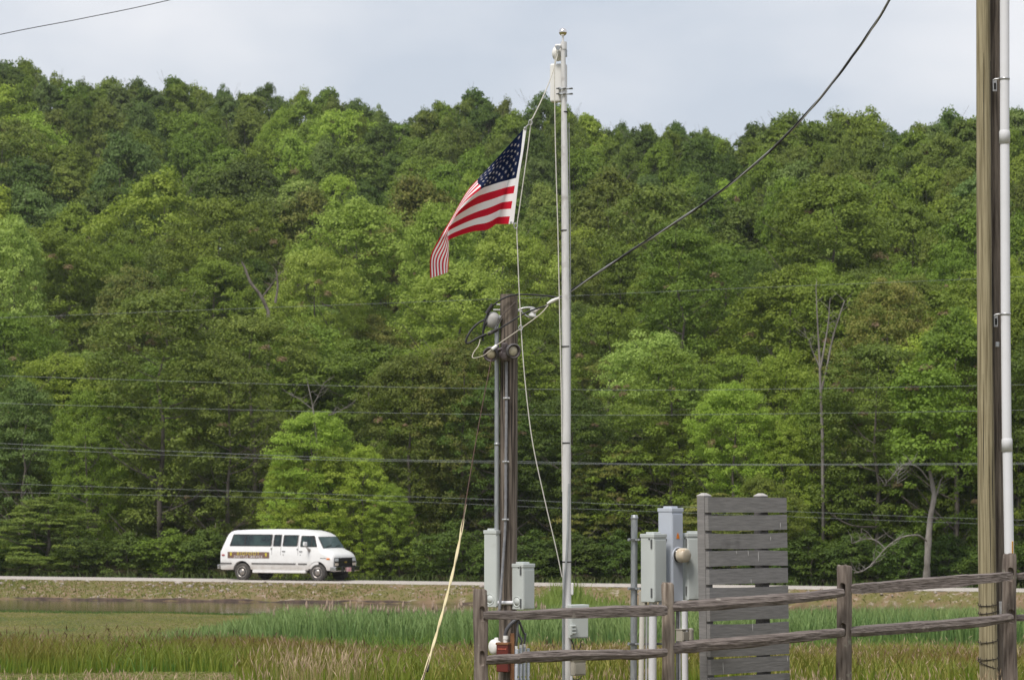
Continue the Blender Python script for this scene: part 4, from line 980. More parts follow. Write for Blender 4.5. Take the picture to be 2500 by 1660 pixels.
def enclosure(name, label, q, mat, cat='electrical box', lid=.035, hinges=True, knock=False, hub=True, group=None):
    """steel cabinet: body, overhanging cap, door seam, hinges, hub on top"""
    o = thing(name, label, cat, (q['c'].x, q['c'].y, q['bot']), group)
    MB().box(q['c'], (q['w'], q['dp'], q['h']), q['rz'], .006).build('body', mat, o)
    MB().box(q['c'] + Z * (q['h'] / 2 - lid / 2 + .004), (q['w'] + .012, q['dp'] + .012, lid), q['rz'], .005).build('cap', mat, o)
    nR = -q['eL']; nL = -q['eR']            # outward normals of right and left visible faces
    pr = q['c'] + nR * (q['dp'] / 2 + .003) - Z * lid * .6
    d = MB().box(pr, (q['w'] - .016, .008, q['h'] - lid - .03), q['rz'], .002).build('door', mat, o)
    if hinges:
        for f in (.86, .14):
            MB().box(q['near'] + nL * .004 + q['eL'] * .03 + Z * (q['h'] * f), (.006, .018, .085), q['rz']).build('hinge', GALVD, d)
        b = MB()
        for f, e in ((.93, .06), (.90, .035)): b.cyl(q['near'] + q['eL'] * e + Z * q['h'] * f, q['near'] + q['eL'] * e + Z * q['h'] * f + nL * .006, .007, n=8)
        b.build('bolt', HOLE, o)
    if knock:
        p = q['near'] + q['eL'] * q['dp'] * .5 + Z * .075
        b = MB(); b.lathe(p, nL, [(-.002, .052), (.004, .052), (.004, .047), (.001, .046), (.001, .036), (.004, .035), (.004, 0)], 20); b.build('knockout', mat, o)
    if hub: MB().box(q['c'] + Z * (q['h'] / 2 + .010), (q['w'] * .6, q['dp'] * .6, .022), q['rz'], .006).build('top_hub', mat, o)
    return o

# ------------------------------------------------------------------ flagpole with its antennas
FD = 27.0
fp = thing('flagpole', 'tall tapered aluminium flagpole topped by a silver ball', 'flagpole', ground_at(1385, FD))
b = MB(); base = ground_at(1385, FD) - Z * .2
pts = [(1374.8, 116, 11.5), (1376.5, 230, 13), (1378.5, 400, 16.5), (1380, 560, 18.5), (1381.2, 758, 19.5)]
w = [P(u, v, FD) for u, v, _ in pts]; b.tube(w, [x[2] / pm(FD) / 2 for x in pts], 24); shaft = b.build('upper_shaft', ALU, fp)
w2 = [P(1381.2, 757, FD), P(1383, 1100, FD), P(1384, 1480, FD), P(1384.5, 1660, FD), base]
MB().tube(w2, [20.6 / pm(FD) / 2, 21 / pm(FD) / 2, 21.3 / pm(FD) / 2, 21.6 / pm(FD) / 2, 22 / pm(FD) / 2], 24).build('lower_shaft', M('pale_aluminium', (.70, .69, .69), (.60, .59, .58), scale=10, stretch=(2, 2, .3), rough=.38, metal=.2), fp)
b = MB()
for v in (274, 563, 846, 1081, 1371):
    u = 1375 + (v - 110) * .0072; rr = (13.5 if v < 300 else 18.6 if v < 600 else 21.5) / pm(FD) / 2
    p = P(u + (3 if v < 300 else 0), v, FD); b.lathe(p - Z * .006, Z, [(0, rr * .9), (0, rr + .003), (.011, rr + .003), (.011, rr * .9)], 20)
b.build('cable_tie', BLACKC, fp)
c = P(1374.4, 79, FD); b = MB(); r = 10 / pm(FD)
b.lathe(c, Z, [(-r * math.cos(k * math.pi / 14), r * math.sin(k * math.pi / 14)) for k in range(15)], 28, False)
ball = b.build('ball_finial', M('polished_silver', (.80, .76, .74), rough=.12, metal=1.0), fp)
MB().cyl(P(1374.4, 106, FD), P(1374.4, 88, FD), 2.6 / pm(FD)).build('finial_rod', ALU, fp)
b = MB(); p0, p1 = P(1376.5, 121, FD), P(1376.3, 103, FD)
b.cyl(p0, p1, 7.6 / pm(FD), n=20); b.box(P(1363, 113, FD - .01), (17 / pm(FD), .035, 9.5 / pm(FD)), 0, .012); b.build('truck', ALU, fp)
b = MB(); q = P(1362, 117, FD - .03); b.lathe(q, (0, 1, 0), [(0, .02), (.01, .014), (.02, .02)], 14); b.build('pulley', GALV, fp)
b = MB(); b.tube(cr([P(1390, 1180, FD - .05), P(1385, 1330, FD - .06), P(1378, 1420, FD - .06), P(1375, 1480, FD - .05), P(1375, 1660, FD - .04)], 6), .010, 8); b.build('cable', GALV, fp)
b = MB(); b.tube(cr([P(1389, 300, FD + .03), P(1393, 700, FD + .03), P(1392, 1180, FD - .04)], 8), .004, 5); b.build('cable', BARE, fp)
b = MB(); b.box(P(1397, 1437, FD), (6 / pm(FD), .04, 30 / pm(FD)), 0, .01); b.build('cleat', WPLAST, fp)
# dish
o = thing('dish_antenna', 'small round white dish antenna just under the flagpole ball', 'antenna', P(1362, 150, FD + .09))
b = MB(); c = P(1362, 131, FD + .10); ax = Vector((-.72, .62, .08)).normalized()
b.lathe(c, ax, [(-.055, .03), (-.05, .052), (-.02, .070), (0, .074), (.012, .070), (.02, .04), (.022, 0)], 26); b.build('reflector', WPLAST, o)
b = MB(); b.box(c - ax * .07, (.05, .05, .07), math.atan2(ax.y, ax.x), .008); b.tube([c - ax * .06, P(1376, 128, FD)], .012, 8); b.build('mount', GALV, o)
# sector panel
o = thing('panel_antenna', 'tall white panel antenna clamped behind the flagpole near its top', 'antenna', P(1364, 250, FD + .15))
q0, q1 = P(1343.5, 156, FD + .12), P(1384.5, 250, FD + .12)
MB().box(((q0.x + q1.x) / 2, FD + .14, (q0.z + q1.z) / 2), (q1.x - q0.x, .075, q0.z - q1.z), R(-8), .018, seg=3).build('panel', WPLAST, o)
for v in (217, 230):
    b = MB(); b.box(P(1380, v, FD - .035), (38 / pm(FD), .012, .014), 0, .003); b.box(P(1372, v, FD + .05), (18 / pm(FD), .09, .014)); cl = b.build('clamp', GALV, o)
    b = MB()
    for u in (1362, 1378, 1394): b.cyl(P(u - 4, v, FD - .055), P(u + 3.5, v - 1.2, FD - .05), .0065, n=6)
    b.build('bolt', GALVD, cl)
# boxes on the flagpole foot
q = corner_box(1379, 1394, 1437, 1477, 1558, FD - .08, 60)
o = enclosure('plastic_cabinet', 'pale grey-green plastic cabinet with a latch strapped to the flagpole', q, BOXG, lid=.035, hinges=False, hub=False)
b = MB(); p = q['near'] - q['eL'] * .008 + Z * .095 - q['eR'] * -.02
for k, dz in enumerate((.062, .032, 0)): b.box(p + Z * (dz - .045), (.045, .035, .014), q['rz'], .004)
b.box(p - Z * .02 - q['eR'] * .025, (.018, .03, .09), q['rz'], .004); b.build('latch', BOXG, o)
b = MB(); b.tube(cr([P(1394, 1560, FD - .05), P(1400, 1575, FD - .05), P(1402, 1592, FD - .05)], 5), .006, 6); b.tube(cr([P(1418, 1562, FD - .05), P(1417, 1578, FD - .05), P(1409, 1592, FD - .05)], 5), .005, 6); b.build('cable', BLACKC, o)
q = corner_box(1388, 1402, 1431, 1612, 1649, FD - .06, 52)
o = enclosure('outlet_box', 'small weathered grey outlet box low on the flagpole under the lower rail', q, BEIGE, lid=.012, hinges=False, hub=False)
b = MB(); b.cyl(P(1395, 1649, FD - .02), P(1395, 1700, FD - .02), .014, n=10); b.build('conduit', PVC, o)
b = MB(); b.tube(cr([P(1420, 1649, FD - .02), P(1414, 1657, FD - .03), P(1404, 1659, FD - .03), P(1399, 1655, FD - .02)], 5), .005, 6); b.build('cable', BLACKC, o)

# halyard
hal = thing('halyard_rope', 'pale thin halyard rope running down beside the flagpole and through the flag snaps', 'rope', P(1372, 1408, FD - .12))
A = [(1364, 125, .03), (1345, 190, -.05), (1322, 245, -.12), (1300, 290, -.17), (1297, 296, -.17), (1289, 360, -.17), (1278, 440, -.17), (1268, 510, -.17), (1262, 558, -.17), (1264, 620, -.17), (1268, 720, -.17), (1276, 860, -.16), (1287, 980, -.15), (1302, 1090, -.14), (1331, 1225, -.12), (1358, 1340, -.09), (1372, 1408, -.06)]
MB().tube(cr([P(u, v, FD + d) for u, v, d in A], 6), .0052, 6).build('running_line', ROPE, hal)
Bp = [(1359, 122, -.05), (1354, 165, -.05), (1355, 300, -.05), (1358, 430, -.05), (1362, 560, -.05), (1365, 700, -.05), (1368, 850, -.05), (1371, 1000, -.03), (1373, 1200, .0)]
MB().tube(cr([P(u, v, FD + d) for u, v, d in Bp], 5), .0055, 6).build('fixed_line', ROPE, hal)
b = MB()
for u, v in ((1295, 300), (1259, 552), (1271, 801)):
    c = P(u, v, FD - .18); b.tube([c + Vector((math.cos(a) * .016, -.006, math.sin(a) * .024)) for a in [k * math.pi / 6 for k in range(13)]], .005, 6, False)
b.tube([P(1284, 311, FD - .18), P(1291, 304, FD - .18)], .006, 6); b.tube([P(1253, 543, FD - .18), P(1257, 549, FD - .18)], .006, 6)
b.build('snap_hook', BARE, hal)

# ------------------------------------------------------------------ flag
UU = [0, .1, .2, .3, .4, .5, .65, .8, .9, 1.0]; VV = [0, .27, .54, .77, 1.0]
FL = np.array([  # zoomed pixels of the photo region 1000..1420 x 280..700
 [(1070, 98), (1036, 335), (998, 572), (972, 785), (948, 995)],
 [(950, 228), (956, 372), (902, 598), (846, 800), (786, 1000)],
 [(842, 348), (842, 430), (812, 622), (735, 846), (706, 1050)],
 [(732, 468), (738, 528), (726, 650), (610, 888), (588, 1064)],
 [(618, 592), (622, 625), (642, 688), (482, 945), (470, 1096)],
 [(520, 705), (508, 762), (478, 830), (364, 1018), (361, 1140)],
 [(376, 955), (372, 1005), (366, 1055), (360, 1105), (357, 1162)],
 [(266, 1135), (298, 1178), (326, 1216), (346, 1256), (357, 1292)],
 [(192, 1295), (232, 1315), (280, 1336), (326, 1350), (356, 1364)],
 [(188, 1492), (234, 1476), (284, 1460), (325, 1446), (351, 1434)]], float)
FDP = np.array([  # depth offsets in metres
 [0, 0, 0, 0, 0], [.02, .09, .15, .17, .18], [.0, .10, .02, .05, .08], [-.02, -.10, -.06, -.01, .04], [0, -.13, -.22, -.10, -.02],
 [.04, -.08, -.20, -.13, -.06], [.06, .0, .08, .16, .25], [.10, .14, .25, .37, .50], [.12, .20, .32, .45, .58], [.13, .24, .36, .48, .60]])
def crd(tab, knots, x):
    """Catmull-Rom with uneven knots along axis 0"""
    i = int(np.clip(np.searchsorted(knots, x, 'right') - 1, 0, len(knots) - 2)); t = (x - knots[i]) / (knots[i + 1] - knots[i])
    p1, p2 = tab[i], tab[i + 1]; h = knots[i + 1] - knots[i]
    m1 = (tab[i + 1] - tab[i - 1]) / (knots[i + 1] - knots[i - 1]) if i > 1 else (p2 - p1) / h
    m2 = (tab[i + 2] - tab[i]) / (knots[i + 2] - knots[i]) if i + 2 < len(knots) and i > 0 else (p2 - p1) / h
    t2, t3 = t * t, t * t * t
    return (2 * t3 - 3 * t2 + 1) * p1 + (t3 - 2 * t2 + t) * h * m1 + (-2 * t3 + 3 * t2) * p2 + (t3 - t2) * h * m2
def flagp(u, v):
    row = np.array([crd(FL[:, j], UU, u) for j in range(5)]); dep = np.array([crd(FDP[:, j], UU, u) for j in range(5)])
    p = crd(row, VV, v); d = float(crd(dep, VV, v))
    d += .012 * math.sin(u * 22 + v * 5) * (u > .05)
    return P(1000 + p[0] * .26786, 280 + p[1] * .26786, FD - .18 + d)
flag = thing('flag', 'United States flag with stars and stripes drooping from the halyard beside the flagpole', 'flag', flagp(0, 1))
def patch(u0, u1, v0, v1, nu, nv, name, mat, parent):
    v = [flagp(u0 + (u1 - u0) * i / nu, v0 + (v1 - v0) * j / nv) for i in range(nu + 1) for j in range(nv + 1)]
    off = ORG[parent.name]; v = [(p - off)[:] for p in v]
    f = [(i * (nv + 1) + j, (i + 1) * (nv + 1) + j, (i + 1) * (nv + 1) + j + 1, i * (nv + 1) + j + 1) for i in range(nu) for j in range(nv)]
    return link_mesh(name, npmesh(name, v, f, smooth=True), mat, parent)
def cloth(name, c):
    m = M(name, c, rough=.75, spec=.15); n, l = m.node_tree.nodes, m.node_tree.links
    t = n.new('ShaderNodeBsdfTranslucent'); t.inputs['Color'].default_value = (*c, 1); x = n.new('ShaderNodeMixShader'); x.inputs[0].default_value = .28
    l.new(n['Principled BSDF'].outputs[0], x.inputs[1]); l.new(t.outputs[0], x.inputs[2]); l.new(x.outputs[0], n['Material Output'].inputs[0]); return m
CR, CW, CB = cloth('red_cloth', (.58, .012, .034)), cloth('white_cloth', (.90, .89, .90)), cloth('navy_cloth', (.006, .014, .052))
patch(0, .028, 0, 1, 3, 30, 'hoist_band', CW, flag)
for k in range(13):
    patch(.40 if k < 7 else .028, 1.0, k / 13, (k + 1) / 13, 56 if k < 7 else 84, 3, 'stripe', CR if k % 2 == 0 else CW, flag)
canton = patch(.028, .40, 0, 7 / 13, 40, 22, 'canton', CB, flag)
STARM = M('star_cloth_painted_dim', (.36, .34, .35), rough=.8)  # white stars in grey, their dim backlit look painted into the colour
for r_ in range(9):
    for c_ in range(6 if r_ % 2 == 0 else 5):
        uc = .028 + .372 * ((c_ * 2 + (1 if r_ % 2 == 0 else 2)) / 12.0); vc = 7 / 13 * (r_ + 1) / 10.0
        b = MB()
        e = .004; c0 = flagp(uc, vc); du = (flagp(uc + e, vc) - c0) / (e * 1.9); dv = (flagp(uc, vc + e) - c0) / e
        nrm = du.cross(dv).normalized()
        for sg in (1, -1):
            pts = [flagp(uc + math.sin(a) * rr / 1.9, vc - math.cos(a) * rr) + nrm * .004 * sg for a, rr in [(k * math.pi / 5, .027 if k % 2 == 0 else .0108) for k in range(10)]]
            cc = b.bm.verts.new(c0 + nrm * .004 * sg); vs = [b.bm.verts.new(p) for p in pts]
            for k in range(10): b._f([cc, vs[k], vs[(k + 1) % 10]], False)
        b.build('star', STARM, canton)
b = MB()
for u, v in ((.014, .012), (.014, .985)):
    c = flagp(u, v); b.lathe(c - Vector((0, .008, 0)), (0, 1, 0), [(0, .006), (0, .012), (.016, .012), (.016, .006)], 14, False)
b.build('grommet', BARE, flag)

# ------------------------------------------------------------------ service pole with floodlight, cabinets and cables
SD = 28.6
sp_ = thing('service_pole', 'weathered brown wooden service pole just left of the flagpole', 'utility pole', ground_at(1241, SD))
rngp = random.Random(4); b = MB()
w = [P(1242.5, 719, SD), P(1242.5, 900, SD), P(1241.5, 1240, SD), P(1240, 1500, SD), P(1238.5, 1660, SD), ground_at(1238, SD) - Z * .3]
b.tube(cr(w, 5), [(43 + .25 * math.sin(k * 1.7)) / pm(SD) / 2 for k in range(26)], 20, True); b.build('pole', OLDPOLE, sp_)
for q in range(7):
    a = R(200 + q * 22); r0 = 21.2 / pm(SD); u0 = 1242; v0 = rngp.uniform(740, 1000); v1 = v0 + rngp.uniform(150, 420)
    MB().tube([P(u0, v, SD) + Vector((math.cos(a) * r0, math.sin(a) * r0, 0)) for v in (v0, (v0 + v1) / 2, v1)], [.001, .0045, .001], 4).build('crack', HOLE, sp_)
b = MB(); pipe_px(b, 1213.5, 802, 1213, 1296, SD - .03, 11.5, wpx1=12); b.build('metal_conduit', GALV, sp_)
b = MB(); b.lathe(P(1213.3, 1084, SD - .03), Z, [(-.012, .024), (-.012, .027), (.012, .027), (.012, .024)], 16); b.build('conduit_coupling', GALV, sp_)
b = MB(); w = cr([P(1236, 882, SD - .11), P(1236.5, 975, SD - .115), P(1235, 1130, SD - .115), P(1234, 1270, SD - .115), P(1228, 1370, SD - .12), P(1221, 1470, SD - .16), P(1219, 1492, SD - .16)], 16)
b.tube(w, [.0125 + .0018 * (k % 2) for k in range(len(w))], 8); b.build('flexible_conduit', M('grey_flex_conduit', (.17, .17, .19), (.25, .25, .26), scale=20, rough=.6), sp_)
for v, u in ((972, 1236.5), (1127, 1235), (1268, 1234)):
    b = MB(); b.box(P(u, v, SD - .122), (17 / pm(SD), .012, .018), 0, .004); b.tube([P(u - 4, v, SD - .12), P(u - 2, v, SD - .136), P(u + 2, v, SD - .136), P(u + 4, v, SD - .12)], .009, 6); b.build('conduit_strap', BARE, sp_)
b = MB(); b.cyl(P(1212, 744, SD), P(1222, 744, SD), .008, n=8); b.cyl(P(1204, 757, SD), P(1222, 757, SD), .009, n=8); b.cyl(P(1256, 758, SD), P(1275, 760, SD), .010, n=8); b.build('through_bolt', BARE, sp_)
b = MB(); b.tube(cr([P(1259, 742, SD - .09), P(1256, 740, SD - .1), P(1236, 760, SD - .11), P(1224, 774, SD - .1), P(1212, 800, SD - .08)], 6), .005, 6); b.build('ground_wire', M('brown_wire', (.10, .08, .07), rough=.7), sp_)
# weatherhead
wh = thing('weatherhead', 'grey domed weatherhead at the top of the metal conduit', 'cable cap', P(1210, 805, SD - .04))
b = MB(); c = P(1204, 777, SD - .06); ax = Vector((.25, -.35, .9)).normalized()
b.lathe(c, ax, [(-.085, .050), (-.08, .062), (-.03, .066), (.02, .060), (.045, .044), (.058, .02), (.060, 0)], 20); b.build('hood', M('cast_grey', (.36, .35, .34), (.46, .45, .44), scale=9, rough=.55), wh)
b = MB(); b.box(P(1216.5, 788, SD - .075), (.032, .016, .145), 0, .004, rot=Euler((0, R(20), 0)).to_matrix()); cl = b.build('clamp_plate', GALV, wh)
b = MB()
for dv in (-9, 4): p = P(1217 - dv * .3, 787 + dv, SD - .085); b.cyl(p, p - Vector((0, .012, 0)), .008, n=8)
b.build('bolt', GALVD, cl)
# twin floodlight
fl = thing('twin_floodlight', 'brown twin head security floodlight mounted on the service pole', 'floodlight', P(1236, 880, SD - .16))
b = MB(); c = P(1233, 858, SD - .15); b.lathe(c - Z * .09, Z, [(0, .045), (.02, .058), (.07, .060), (.085, .05), (.10, .03), (.15, .03), (.165, .02)], 16); b.box(P(1232, 852, SD - .17), (.05, .07, .12), 0, .012); b.build('housing', BRONZE, fl)
for u, v, ax in ((1199, 864, Vector((-.28, -.90, -.30))), (1252, 857, Vector((.42, -.88, -.12)))):
    ax = ax.normalized(); c = P(u, v, SD - .22); b = MB()
    b.lathe(c, ax, [(-.15, .020), (-.135, .040), (-.08, .048), (-.03, .062), (.0, .068), (.028, .071), (.028, .063), (.004, .056), (.004, 0)], 24); hd = b.build('lamp_head', BRONZE if u < 1220 else BRONZE, fl)
    b = MB(); b.lathe(c + ax * .006, ax, [(0, .047), (.004, .045), (.012, .03), (.014, 0)], 22); b.build('lamp_lens', LENS, hd)
    b = MB(); b.lathe(c + ax * .001, ax, [(-.004, .068), (-.004, .0735), (.027, .0735), (.030, .064)], 24, False); b.build('lamp_rim', M('worn_rim', (.16, .15, .15), (.03, .027, .027), scale=9, rough=.5), hd)
    b = MB(); b.tube([c - ax * .11, P(1233, 850, SD - .15)], .018, 8); b.build('knuckle', BRONZE, fl)
# insulator and service drop
ins = thing('spool_insulator', 'white porcelain spool insulator on an iron bracket at the service pole', 'insulator', P(1270, 758, SD))
b = MB(); c = P(1302, 764, SD); ax = Vector((.25, -.1, .95)).normalized()
b.lathe(c, ax, [(-.042, .010), (-.040, .036), (-.022, .040), (-.010, .026), (.006, .026), (.016, .036), (.034, .038), (.042, .014)], 20); b.build('spool', M('white_porcelain', (.74, .74, .74), rough=.2), ins)
b = MB(); b.tube(cr([P(1264, 757, SD), P(1280, 752, SD), P(1300, 751.5, SD), P(1308, 756, SD)], 5), .010, 8); b.tube(cr([P(1272, 762, SD), P(1288, 773, SD), P(1298, 777, SD)], 5), .008, 8); b.build('bracket', BARE, ins)
svc = thing('service_cable', 'twisted black and bare overhead service cable rising to the upper right', 'overhead cable', P(1368, 727, SD - .1))
path = [(1366, 727, 0), (1393, 711, .05), (1470, 660, .3), (1560, 600, .5), (1700, 510, .9), (1820, 420, 1.3), (1900, 350, 1.6), (1985, 260, 1.9), (2050, 180, 2.1), (2115, 90, 2.4), (2172, 0, 2.7), (2290, -220, 3.3)]
w = cr([P(u, v, SD - .12 - d) for u, v, d in path], 34)
for k in range(3):
    pts = []; L = 0
    for i, p in enumerate(w):
        if i: L += (w[i] - w[i - 1]).length
        a = L * 6.2 + k * 2.094; pts.append(p + (Vector((0, -1, 0)) * math.cos(a) + Vector((-.6, 0, .8)) * math.sin(a)) * .0072)
    MB().tube(pts, .0060, 6).build('strand', BLACKC if k == 0 else GALVD if k == 1 else BARE, svc)
MB().tube([P(1336, 742, SD - .10), P(1348, 735, SD - .11), P(1368, 726.5, SD - .12)], [.010, .019, .012], 10).build('dead_end_grip', WPLAST, svc)
b = MB(); b.tube(cr([P(1368, 727, SD - .12), P(1330, 722, SD - .10), P(1290, 719.5, SD - .10), P(1256, 720, SD - .12), P(1232, 727, SD - .12), P(1214, 738, SD - .11), P(1204, 746, SD - .1)], 8), .0085, 7)
b.tube(cr([P(1192, 765, SD - .1), P(1185, 780, SD - .1), P(1180, 805, SD - .1), P(1178.5, 832, SD - .1)], 6), .0105, 7); b.tube(cr([P(1195, 780, SD - .08), P(1185, 795, SD - .09), P(1180, 812, SD - .1)], 6), .008, 6)
b.tube(cr([P(1338, 746, SD - .1), P(1300, 757, SD - .12), P(1270, 771, SD - .14), P(1240, 790, SD - .15), P(1216, 804, SD - .14)], 8), .0085, 7)
b.tube(cr([P(1188, 815, SD - .12), P(1165, 826, SD - .12), P(1146, 837, SD - .12), P(1138, 836, SD - .12), P(1141, 822, SD - .12), P(1152, 804, SD - .1), P(1168, 789, SD - .08), P(1184, 781, SD - .07)], 8), .0105, 8)
b.build('drip_loop', BLACKC, svc)
SPL = M('splice_black', (.03, .027, .028), (.16, .15, .15), scale=16, rough=.6, lo=.55, hi=.7)
MB().tube([P(1188, 766, SD - .1), P(1203, 743, SD - .1)], .020, 10).build('splice_sleeve', SPL, svc); MB().tube([P(1191, 816, SD - .13), P(1215, 804, SD - .14)], .019, 10).build('splice_sleeve', SPL, svc)
b = MB(); b.tube(cr([P(1338, 746, SD - .13), P(1318, 768, SD - .2), P(1272, 802, SD - .24), P(1240, 824, SD - .24), P(1214, 842, SD - .26)], 8), .0055, 7)
b.tube(cr([P(1338, 744, SD - .1), P(1322, 752, SD - .06), P(1306, 762, SD - .04)], 6), .0075, 7)
b.tube(cr([P(1214, 842, SD - .26), P(1196, 856, SD - .3), P(1180, 868, SD - .3), P(1160, 874, SD - .28), P(1153, 871, SD - .25), P(1158, 858, SD - .2), P(1168, 844, SD - .15), P(1174, 822, SD - .1)], 8), .0048, 7); b.build('neutral_wire', CREAMC, svc)
MB().tube([P(1201, 853, SD - .3), P(1212, 844, SD - .27)], .016, 10).build('wire_connector', WPLAST, svc)
# guy wire with twisted yellow guard
guy = thing('guy_wire', 'rusty guy wire from the service pole with a twisted cream yellow guard', 'guy wire', P(1030, 1660, 25.4))
MB().tube(cr([P(1203, 845, SD - .05), P(1197, 890, 28.3), P(1170, 1030, 27.8), P(1137, 1225, 27.0), P(1122, 1320, 26.7), P(1100, 1420, 26.4), P(1062, 1560, 25.8), P(1028, 1668, 25.3)], 8), .0042, 6).build('wire', M('rusty_wire', (.09, .05, .04), rough=.9), guy)
gw = cr([P(1137, 1232, 27.0), P(1122, 1320, 26.7), P(1100, 1420, 26.4), P(1062, 1560, 25.8), P(1018, 1700, 25.2)], 22)
GUARD = M('cream_yellow_guard', (.56, .47, .26), (.64, .57, .36), scale=6, rough=.5)
for k in range(2):
    pts = []; L = 0
    for i, p in enumerate(gw):
        if i: L += (gw[i] - gw[i - 1]).length
        a = L * 11 + k * math.pi; pts.append(p + (Vector((1, 0, .2)) * math.cos(a) + Vector((0, 1, 0)) * math.sin(a)) * .0056)
    MB().tube(pts, [.0035 + .0048 * min(1, i / 14) for i in range(len(pts))], 8).build('guard_strip', GUARD, guy)
b = MB(); b.tube([P(1046, 1622, 25.6), P(1043, 1638, 25.5)], .010, 8); b.build('guard_clip', BLACKC, guy)
# cabinets on the service pole
q = corner_box(1181.5, 1211, 1219.8, 1295, 1482, SD - .10, 38)
o = enclosure('meter_socket_cabinet', 'tall narrow pale grey cabinet on the left of the service pole', q, BOXG, knock=True, hinges=False)
q = corner_box(1247, 1277, 1305, 1377, 1488, SD - .18, 46)
o = enclosure('disconnect_box', 'pale grey disconnect box on the front of the service pole', q, BOXG, knock=True)
MB().cyl(P(1215, 1471, SD - .08), P(1252, 1471, SD - .08), .019, n=14).build('link_pipe', PVC, o)
lb = thing('red_control_box', 'small dark red control box with a white fitting low on the service pole', 'control box', P(1228, 1640, SD - .2))
q = corner_box(1211.5, 1240, 1246.5, 1569, 1640, SD - .2, 22)
MB().box(q['c'], (q['w'], q['dp'], q['h']), q['rz'], .006).build('body', REDB, lb)
MB().box(q['c'] + Z * (q['h'] / 2 - .008), (q['w'] + .012, q['dp'] + .012, .022), q['rz'], .005).build('cap', RUST, lb)
b = MB(); n_ = -q['eR']; p0 = q['near'] + n_ * .003 + Z * (q['h'] - .058)
for k in range(9): b.box(p0 + q['eL'] * (.02 + k * .0098), (.004, .0065, .017 if k in (0, 5) else .011), q['rz'], .001)
b.build('worn_print', M('faded_red_print', (.55, .13, .08), rough=.6), lb)
b = MB(); b.cyl(P(1234, 1570, SD - .14), P(1234, 1558, SD - .14), .020, n=14); b.cyl(P(1234.5, 1560, SD - .14), P(1234.5, 1551, SD - .14), .025, n=14); b.build('fitting', WPLAST, lb)
MB().tube(cr([P(1233, 1551, SD - .14), P(1238, 1536, SD - .15), P(1248, 1522, SD - .15), P(1262, 1510, SD - .14), P(1268, 1494, SD - .14)], 6), .019, 10).build('hose', M('dark_grey_hose', (.07, .07, .08), rough=.5), lb)
o = thing('white_round_cover', 'round white cover on the left of the service pole beside the red box', 'cover', P(1203, 1597, SD - .05))
b = MB(); ax = Vector((-.80, -.60, 0)).normalized(); c = P(1206, 1579, SD - .05); b.lathe(c, ax, [(-.05, .062), (0, .075), (.016, .070), (.028, .04), (.03, 0)], 24); b.build('disc', WPLAST, o)
MB().box(P(1212, 1566, SD - .02), (.04, .03, .08), 0, .008).build('bracket', WPLAST, o)
MB().box(P(1250.5, 1610, SD - .12), (9.5 / pm(SD), .03, 128 / pm(SD)), R(12), .002).build('rusty_strip', RUST, sp_)
for k, (u0, u1, vt) in enumerate(((1254, 1266.5, 1584), (1266.5, 1275.5, 1581), (1275.5, 1284, 1579), (1285, 1294, 1582))):
    dd = SD - .13 + k * .05
    q = corner_box(u0, u0 + (u1 - u0) * .78, u1, vt, 1650, dd, 25)
    o = thing('breaker_box', ('grey breaker box next to the rusty strip', 'second grey breaker box from the rusty strip', 'third grey breaker box from the rusty strip', 'rearmost grey breaker box of the row, without fitting')[k], 'electrical box', (q['c'].x, q['c'].y, q['bot']), 'small grey breaker boxes on the service pole')
    MB().box(q['c'], (q['w'], q['dp'], q['h']), q['rz'], .004).build('body', BOXB, o)
    MB().box(q['c'] + Z * -.10 - q['eR'] * (q['w'] / 2), (.012, q['dp'] * .86, q['h'] * .5), q['rz'], .003).build('lid', BOXB, o)
    if k < 3:
        c = q['c'] + Z * q['h'] / 2
        MB().cyl(c, c + Z * .03, .015, n=12).build('fitting', WPLAST, o)
        e = [(1262, 1575), (1274, 1574), (1281, 1560)][k]; t = [(1264, 1515), (1262, 1512), (1266, 1512)][k]
        MB().tube(cr([c + Z * .025, P(e[0] + (2 if k == 2 else 0), e[1] - 12, dd), P(*[(1263, 1545), (1265, 1545), (1279, 1545)][k], dd), P(t[0], t[1], SD - .12)], 6), .0105, 8).build('hose', M('hose_grey', (.10, .10, .11), rough=.5), o)
    q2 = corner_box(u0, u0 + (u1 - u0) * .78, u1, 1655, 1740, dd, 25)
    MB().box(q2['c'], (q2['w'], q2['dp'], q2['h']), q2['rz'], .004).build('lower_box', BOXB, o)

# ------------------------------------------------------------------ meter pedestal right of the flagpole
MD = 28.0
pp = thing('galvanised_post', 'galvanised steel pipe post with cap holding the strut rails of the cabinets', 'post', ground_at(1546, MD))
g0 = ground_at(1545, MD)
MB().cyl(P(1548.5, 1260, MD), g0 - Z * .2, 16 / pm(MD) / 2, 17 / pm(MD) / 2, 20).build('pipe', GALV, pp)
b = MB(); b.lathe(P(1549, 1267, MD), Z, [(0, .030), (.004, .036), (.016, .036), (.022, .031), (.036, .030), (.040, .026), (.041, 0)], 20); b.build('cap', GALV, pp)
for v in (1317, 1436, 1571):
    b = MB(); p = P(1536, v, MD - .04); e = P(1640 if v < 1500 else 1690, v, MD + .02); m_ = (p + e) / 2
    b.box(m_, ((e - p).length, .035, .020), math.atan2(e.y - p.y, e.x - p.x), .002)
    st = b.build('strut_channel', GALVD, pp)
    b = MB(); b.cyl(P(1537, v, MD - .05), P(1534, v, MD - .06), .014, n=8)
    for u in (1553, 1559): b.cyl(P(u, v, MD - .055), P(u, v, MD - .070), .011, n=8)
    b.build('clamp', GALV, st)
q = corner_box(1565.5, 1596.5, 1628, 1304, 1470, MD - .22, 47)
enclosure('disconnect_cabinet', 'grey-green electrical cabinet left of the taller meter cabinet', q, BOXG, group='electrical cabinets by the slatted screen')
